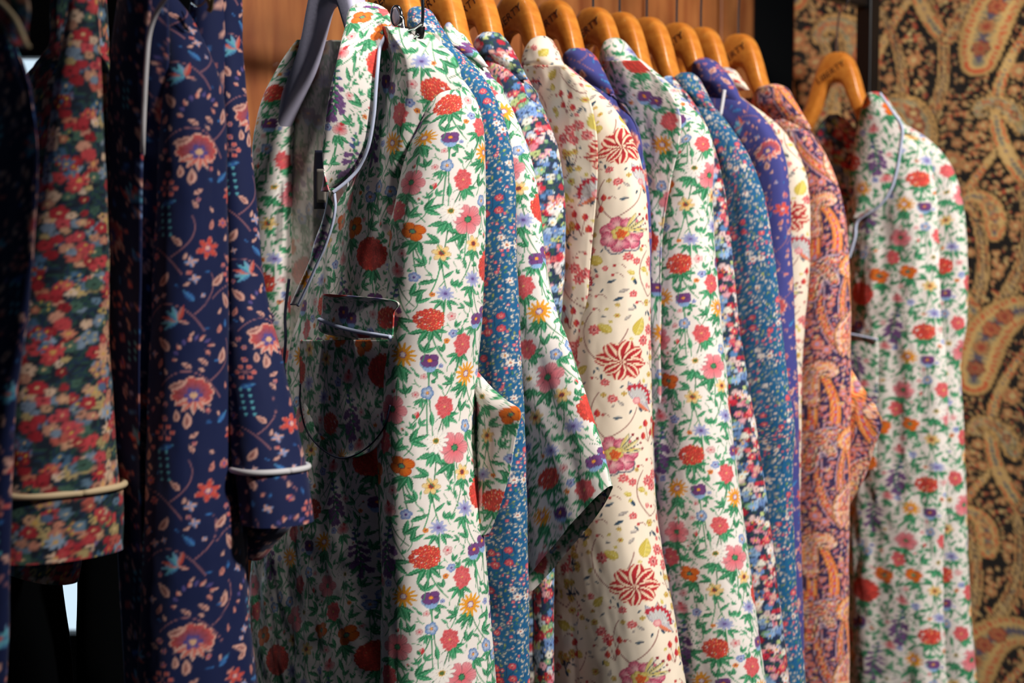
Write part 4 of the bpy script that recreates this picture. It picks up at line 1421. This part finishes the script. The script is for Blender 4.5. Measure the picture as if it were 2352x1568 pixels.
lp = sheet('lapel', og, M['cotton'], 'garden', s, [(22, 804, 888, .035), (55, 796, 903, .05), (90, 786, 886, .068), (130, 777, 868, .085), (200, 761, 862, .09), (260, 751, 858, .09), (330, 742, 846, .09), (380, 743, 824, .09), (412, 749, 797, .09), (440, 757, 766, .09)], .09, .016, tilt=-.05, us=1.3, seed=71, uv=(.11, .03), rot=.25, amp=.0012, res=.0014)
tube_px('collar', og, M['cotton'], 'garden', s, [(5, 832, 846), (12, 816, 872), (26, 803, 890), (56, 797, 902), (80, 800, 905)], .03, off=.01, seed=72, amp=.0012, uv=(.1, .1), res=.0014)
sheet('lapel', og, M['cotton'], 'garden', s, [(432, 756, 772), (470, 750, 770), (510, 740, 764), (560, 722, 748), (600, 712, 730), (650, 690, 708), (700, 668, 684)], .088, .004, seed=73, uv=(.04, .05), amp=.0008, res=.0022)
cord_px('piping', og, M['pipe'], s, [(906, 54, .03), (890, 76, .042), (873, 110, .058), (867, 160, .066), (863, 210, .068), (859, 262, .068), (847, 332, .068), (825, 384, .07), (798, 415, .08), (764, 442, .094)], .092, .0024)
cord_px('piping', og, M['pipe'], s, [(768, 444), (770, 475), (764, 512), (748, 562), (730, 602), (708, 652), (684, 702)], .091, .002)
pk = sheet('pocket', og, M['cotton'], 'garden', s, [(676, 744, 760), (690, 742, 906), (720, 740, 905), (760, 736, 903), (775, 800, 902)], .064, .005, tilt=.018, seed=74, uv=(-.03, .06), amp=.001, res=.002)
cord_px('piping', og, M['pipe'], s, [(733, 733, .066), (770, 748, .073), (815, 760, .078), (860, 768, .080), (897, 774, .078)], .081, .0026)
sheet('pocket', og, M['cotton'], 'garden', s, [(780, 690, 905), (900, 690, 900), (980, 700, 890), (1030, 735, 860), (1050, 770, 820)], .050, .006, tilt=.03, seed=75, uv=(.06, .02), amp=.001, res=.002)
cord_px('piping', og, M['pipe_navy'], s, [(690, 880), (690, 930), (705, 990), (745, 1035), (790, 1052), (840, 1030), (880, 985), (896, 930)], .068, .0011)
sheet('back_lining', og, M['wrong'], 'garden', s, [(92, 700, 800), (110, 690, 800), (200, 672, 800), (400, 650, 800), (700, 620, 790), (900, 600, 760)], -.02, .0, seed=76, uv=(.03, .02), amp=.005, res=.003)
# far half: shoulder, sleeve and front edge
tube_px('sleeve', og, M['cotton'], 'garden', s, [(92, 682, 694), (110, 668, 692), (150, 642, 690), (220, 608, 682), (300, 588, 674), (400, 580, 670), (500, 578, 669), (640, 580, 668), (800, 585, 664), (1000, 590, 660), (1300, 600, 660)], .035, off=.0, res=.003, seed=77, amp=.003, uv=(.02, .03))
cord_px('piping', og, M['pipe_navy'], s, [(664, 640, .03), (655, 720, .04), (656, 780, .045), (650, 850, .05)], .04, .002)
tg = sheet('neck_tag', og, M['tagm'], None, s, [(345, 724, 748), (400, 721, 748), (480, 722, 748)], -.008, .0, seed=78, amp=.0005, res=.004)
tg2 = sheet('tag_face', tg, M['tagp'], None, s, [(388, 729, 748), (430, 728, 748), (465, 729, 748)], -.004, .0, seed=78, amp=.0005, res=.004)
tg2.location = (0, 0, 0)
# sleeve end pushed out beside the teal robe
sheet('cuff', og, M['cotton'], 'garden', s, [(855, 1088, 1098), (890, 1088, 1130), (920, 1088, 1165), (945, 1088, 1196), (1000, 1088, 1186), (1080, 1090, 1172), (1160, 1096, 1150), (1228, 1104, 1122)], -.055, .012, seed=79, uv=(.02, -.04), amp=.002, res=.002)
sheet('back_collar', og, M['cotton'], 'garden', s, [(76, 984, 1012), (110, 980, 1016), (160, 985, 1020)], -.045, .004, seed=80, uv=(.08, .06), amp=.001, res=.0024)

# chrome clip holding the shoulder
clip = empty('metal_clip', tuple(w3(s, on_plane(s, 945, 60, .02)[0], .02, on_plane(s, 945, 60, .02)[1])), 'chrome hanger clip gripping the shoulder of the open white robe', 'clip')
cord_px('wire', clip, M['chrome'], s, [(968, -150), (969, -60), (971, 0), (971, 30), (969, 55), (962, 75), (948, 82), (934, 78), (926, 66)], .02, .0022, 60)
cord_px('wire', clip, M['chrome'], s, [(970, 52), (955, 64), (938, 72), (930, 86), (940, 92), (962, 80)], .032, .0020, 50)
cord_px('jaw', clip, M['chrome'], s, [(922, 40), (925, 62), (930, 84), (936, 92)], .03, .0042, 30)
cord_px('jaw', clip, M['black'], s, [(930, 70), (945, 80), (958, 92), (964, 78), (966, 60)], .024, .006, 30)
def ring():
    pts = []
    for a in np.linspace(0, 2*math.pi, 33):
        x, y = 911+11*math.cos(a), 38+23*math.sin(a)
        aa, z = on_plane(s, x, y, .04)
        pts.append(w3(s, aa, .04, z))
    cord('ring', clip, M['chrome'], np.array(pts), .0024, 8)
    sheet('pad', clip, M['grey'], None, s, [(18, 909, 913), (28, 903, 919), (40, 901, 921), (50, 904, 918), (58, 909, 913)], .04, .002, amp=0, res=.002)
ring()

# ---------------------------------------------------------------- navy robes on the left
s = S['navy2']
n2 = root('navy_robe', s, 'navy coral-flowered robe with white piped cuff, beside the wood wall', 'robe')
tube_px('sleeve', n2, M['cotton'], 'navy', s, [(-60, 500, 548), (0, 492, 554), (60, 490, 555), (130, 494, 557), (300, 505, 571), (500, 512, 589), (650, 518, 604), (820, 524, 642), (1000, 535, 682), (1070, 540, 699)], .12, res=.0018, seed=17, uv=(.02, .03), amp=.003)
tube_px('body', n2, M['cotton'], 'navy', s, [(-70, 470, 500), (0, 440, 520), (200, 430, 530), (600, 430, 545), (1000, 450, 560), (1610, 470, 575)], .03, off=.02, res=.006, seed=18, uv=(.06, .03), amp=.003)
cf = tube_px('cuff', n2, M['cotton'], 'navy', s, [(1072, 540, 700), (1120, 548, 706), (1160, 553, 711), (1198, 556, 716)], .13, res=.0022, seed=19, uv=(.1, .08), amp=.001)
ring_px('piping', cf, M['pipe_white'], s, 1073, 539, 700, .12, 0., .0032)
for o in cf.children:
    o.location = (0, 0, 0)
tube_px('sleeve', n2, M['cotton'], 'navy', s, [(1150, 560, 690), (1205, 560, 672), (1240, 562, 640), (1275, 566, 612), (1285, 575, 600)], .03, off=-.03, res=.003, seed=20, uv=(.03, .1), amp=.002)
s = S['navy1']
n1 = root('navy_robe', s, 'navy coral-flowered robe with white piped lapel, in front of the piped-cuff one', 'robe')
tube_px('sleeve', n1, M['cotton'], 'navy', s, [(-16, 380, 392), (0, 374, 408), (40, 376, 440), (112, 380, 482), (190, 378, 509), (320, 370, 519), (500, 362, 519), (700, 354, 521), (850, 352, 523), (1050, 348, 536), (1200, 345, 552), (1400, 335, 568), (1610, 325, 593)], .14, res=.002, seed=21, uv=(.03, -.01), amp=.004)
sheet('body', n1, M['cotton'], 'navy', s, [(-60, 352, 385), (0, 345, 385), (60, 338, 388), (150, 332, 388), (330, 325, 384), (600, 315, 376), (1000, 310, 366), (1610, 300, 346)], .03, .012, seed=22, uv=(.07, .05), amp=.004, res=.003)
sheet('front_panel', n1, M['cotton'], 'navy', s, [(-60, 285, 352), (0, 272, 348), (120, 256, 340), (300, 248, 330), (600, 250, 325), (1000, 260, 320), (1610, 290, 340)], .05, .004, seed=23, uv=(.1, .05), amp=.003, res=.004)
cord_px('piping', n1, M['pipe_white'], s, [(404, -30, .062), (376, 2, .062), (356, 36, .062), (343, 80, .062), (337, 140, .062), (332, 230, .06), (328, 330, .054), (326, 420, .03), (322, 700, .015)], .062, .0025)

# ---------------------------------------------------------------- dense meadow pyjama top and its dark neighbour
s = S['left']
lg = root('pajama_shirt', s, 'dark meadow print pajama shirt with cream piped cuff', 'shirt')
tube_px('sleeve', lg, M['cotton'], 'meadow', s, [(-80, 164, 216), (0, 160, 222), (100, 146, 228), (200, 126, 234), (400, 102, 238), (600, 52, 240), (800, 26, 246), (1000, 8, 262), (1118, -4, 272)], .11, res=.0026, seed=24, uv=(.0, .02), amp=.004)
cf = tube_px('cuff', lg, M['cotton'], 'meadow', s, [(1118, -6, 274), (1180, -12, 276), (1268, -18, 277)], .115, res=.0026, seed=25, uv=(.05, .07), amp=.001)
ring_px('piping', cf, M['pipe_cream'], s, 1118, -5, 273, .112, 0., .0036)
for o in cf.children:
    o.location = (0, 0, 0)
tube_px('body', lg, M['cotton'], 'meadow', s, [(-90, 150, 230), (0, 120, 246), (100, 116, 252), (131, 98, 252), (178, 62, 252), (230, 50, 250), (400, 40, 250), (800, 30, 255), (1100, 20, 260)], .035, off=-.06, res=.004, seed=26, uv=(.05, .03), amp=.004)
tube_px('sleeve', lg, M['cotton'], 'meadow', s, [(1180, -20, 180), (1260, -20, 176), (1312, -20, 168)], .03, off=-.10, res=.004, seed=27, uv=(.1, .1), amp=.001)
tr = root('trousers', s, 'black trousers hanging below the dark meadow print pajama shirt', 'trousers')
tube_px('trouser_leg', tr, M['denim'], None, s, [(1240, -60, 128), (1320, -60, 131), (1400, -60, 140), (1470, -60, 149), (1610, -60, 160)], .05, off=-.14, res=.006, seed=28, amp=.001)
tube_px('trouser_leg', tr, M['denim'], None, s, [(1240, 188, 330), (1320, 186, 330), (1470, 184, 335), (1610, 184, 340)], .05, off=-.2, res=.006, seed=29, amp=.003)
s = S['far']
dg = root('dark_jacket', s, 'nearly black jacket with cream collar piping, cut off by the left frame edge', 'jacket')
tube_px('body', dg, M['cotton'], 'navy', s, [(90, -70, 40), (131, -90, 47), (178, -95, 62), (240, -100, 74), (400, -110, 84), (700, -120, 60), (1000, -120, 20), (1610, -120, 0)], .014, res=.004, seed=30, amp=.004)
sheet('collar', dg, M['cotton'], 'meadow', s, [(-30, -30, 60), (20, -20, 68), (60, 10, 64), (90, 30, 64), (112, 60, 66)], .06, .01, seed=31, amp=.001, res=.003)
cord_px('piping', dg, M['pipe_cream'], s, [(-20, -10), (10, 14), (34, 42), (48, 70), (58, 96), (66, 108)], .075, .0022)

# small brass clip on the shoulder of the second navy robe
s = S['navy2']
a_, z_ = on_plane(s, 482, 5, .06)
bc = empty('metal_clip', tuple(w3(s, a_, .06, z_)), 'small brass clip between the two navy robes, cut by the top frame edge', 'clip')
cord_px('jaw', bc, M['bronze'], s, [(476, -20), (480, 2), (484, 16), (480, 25)], .06, .0028, 24)
cord_px('jaw', bc, M['bronze'], s, [(488, -22), (487, 0), (483, 18)], .064, .0022, 24)
cord_px('wire', bc, M['bronze'], s, [(440, 6), (455, 14), (470, 4), (480, -20)], .06, .0009, 24)
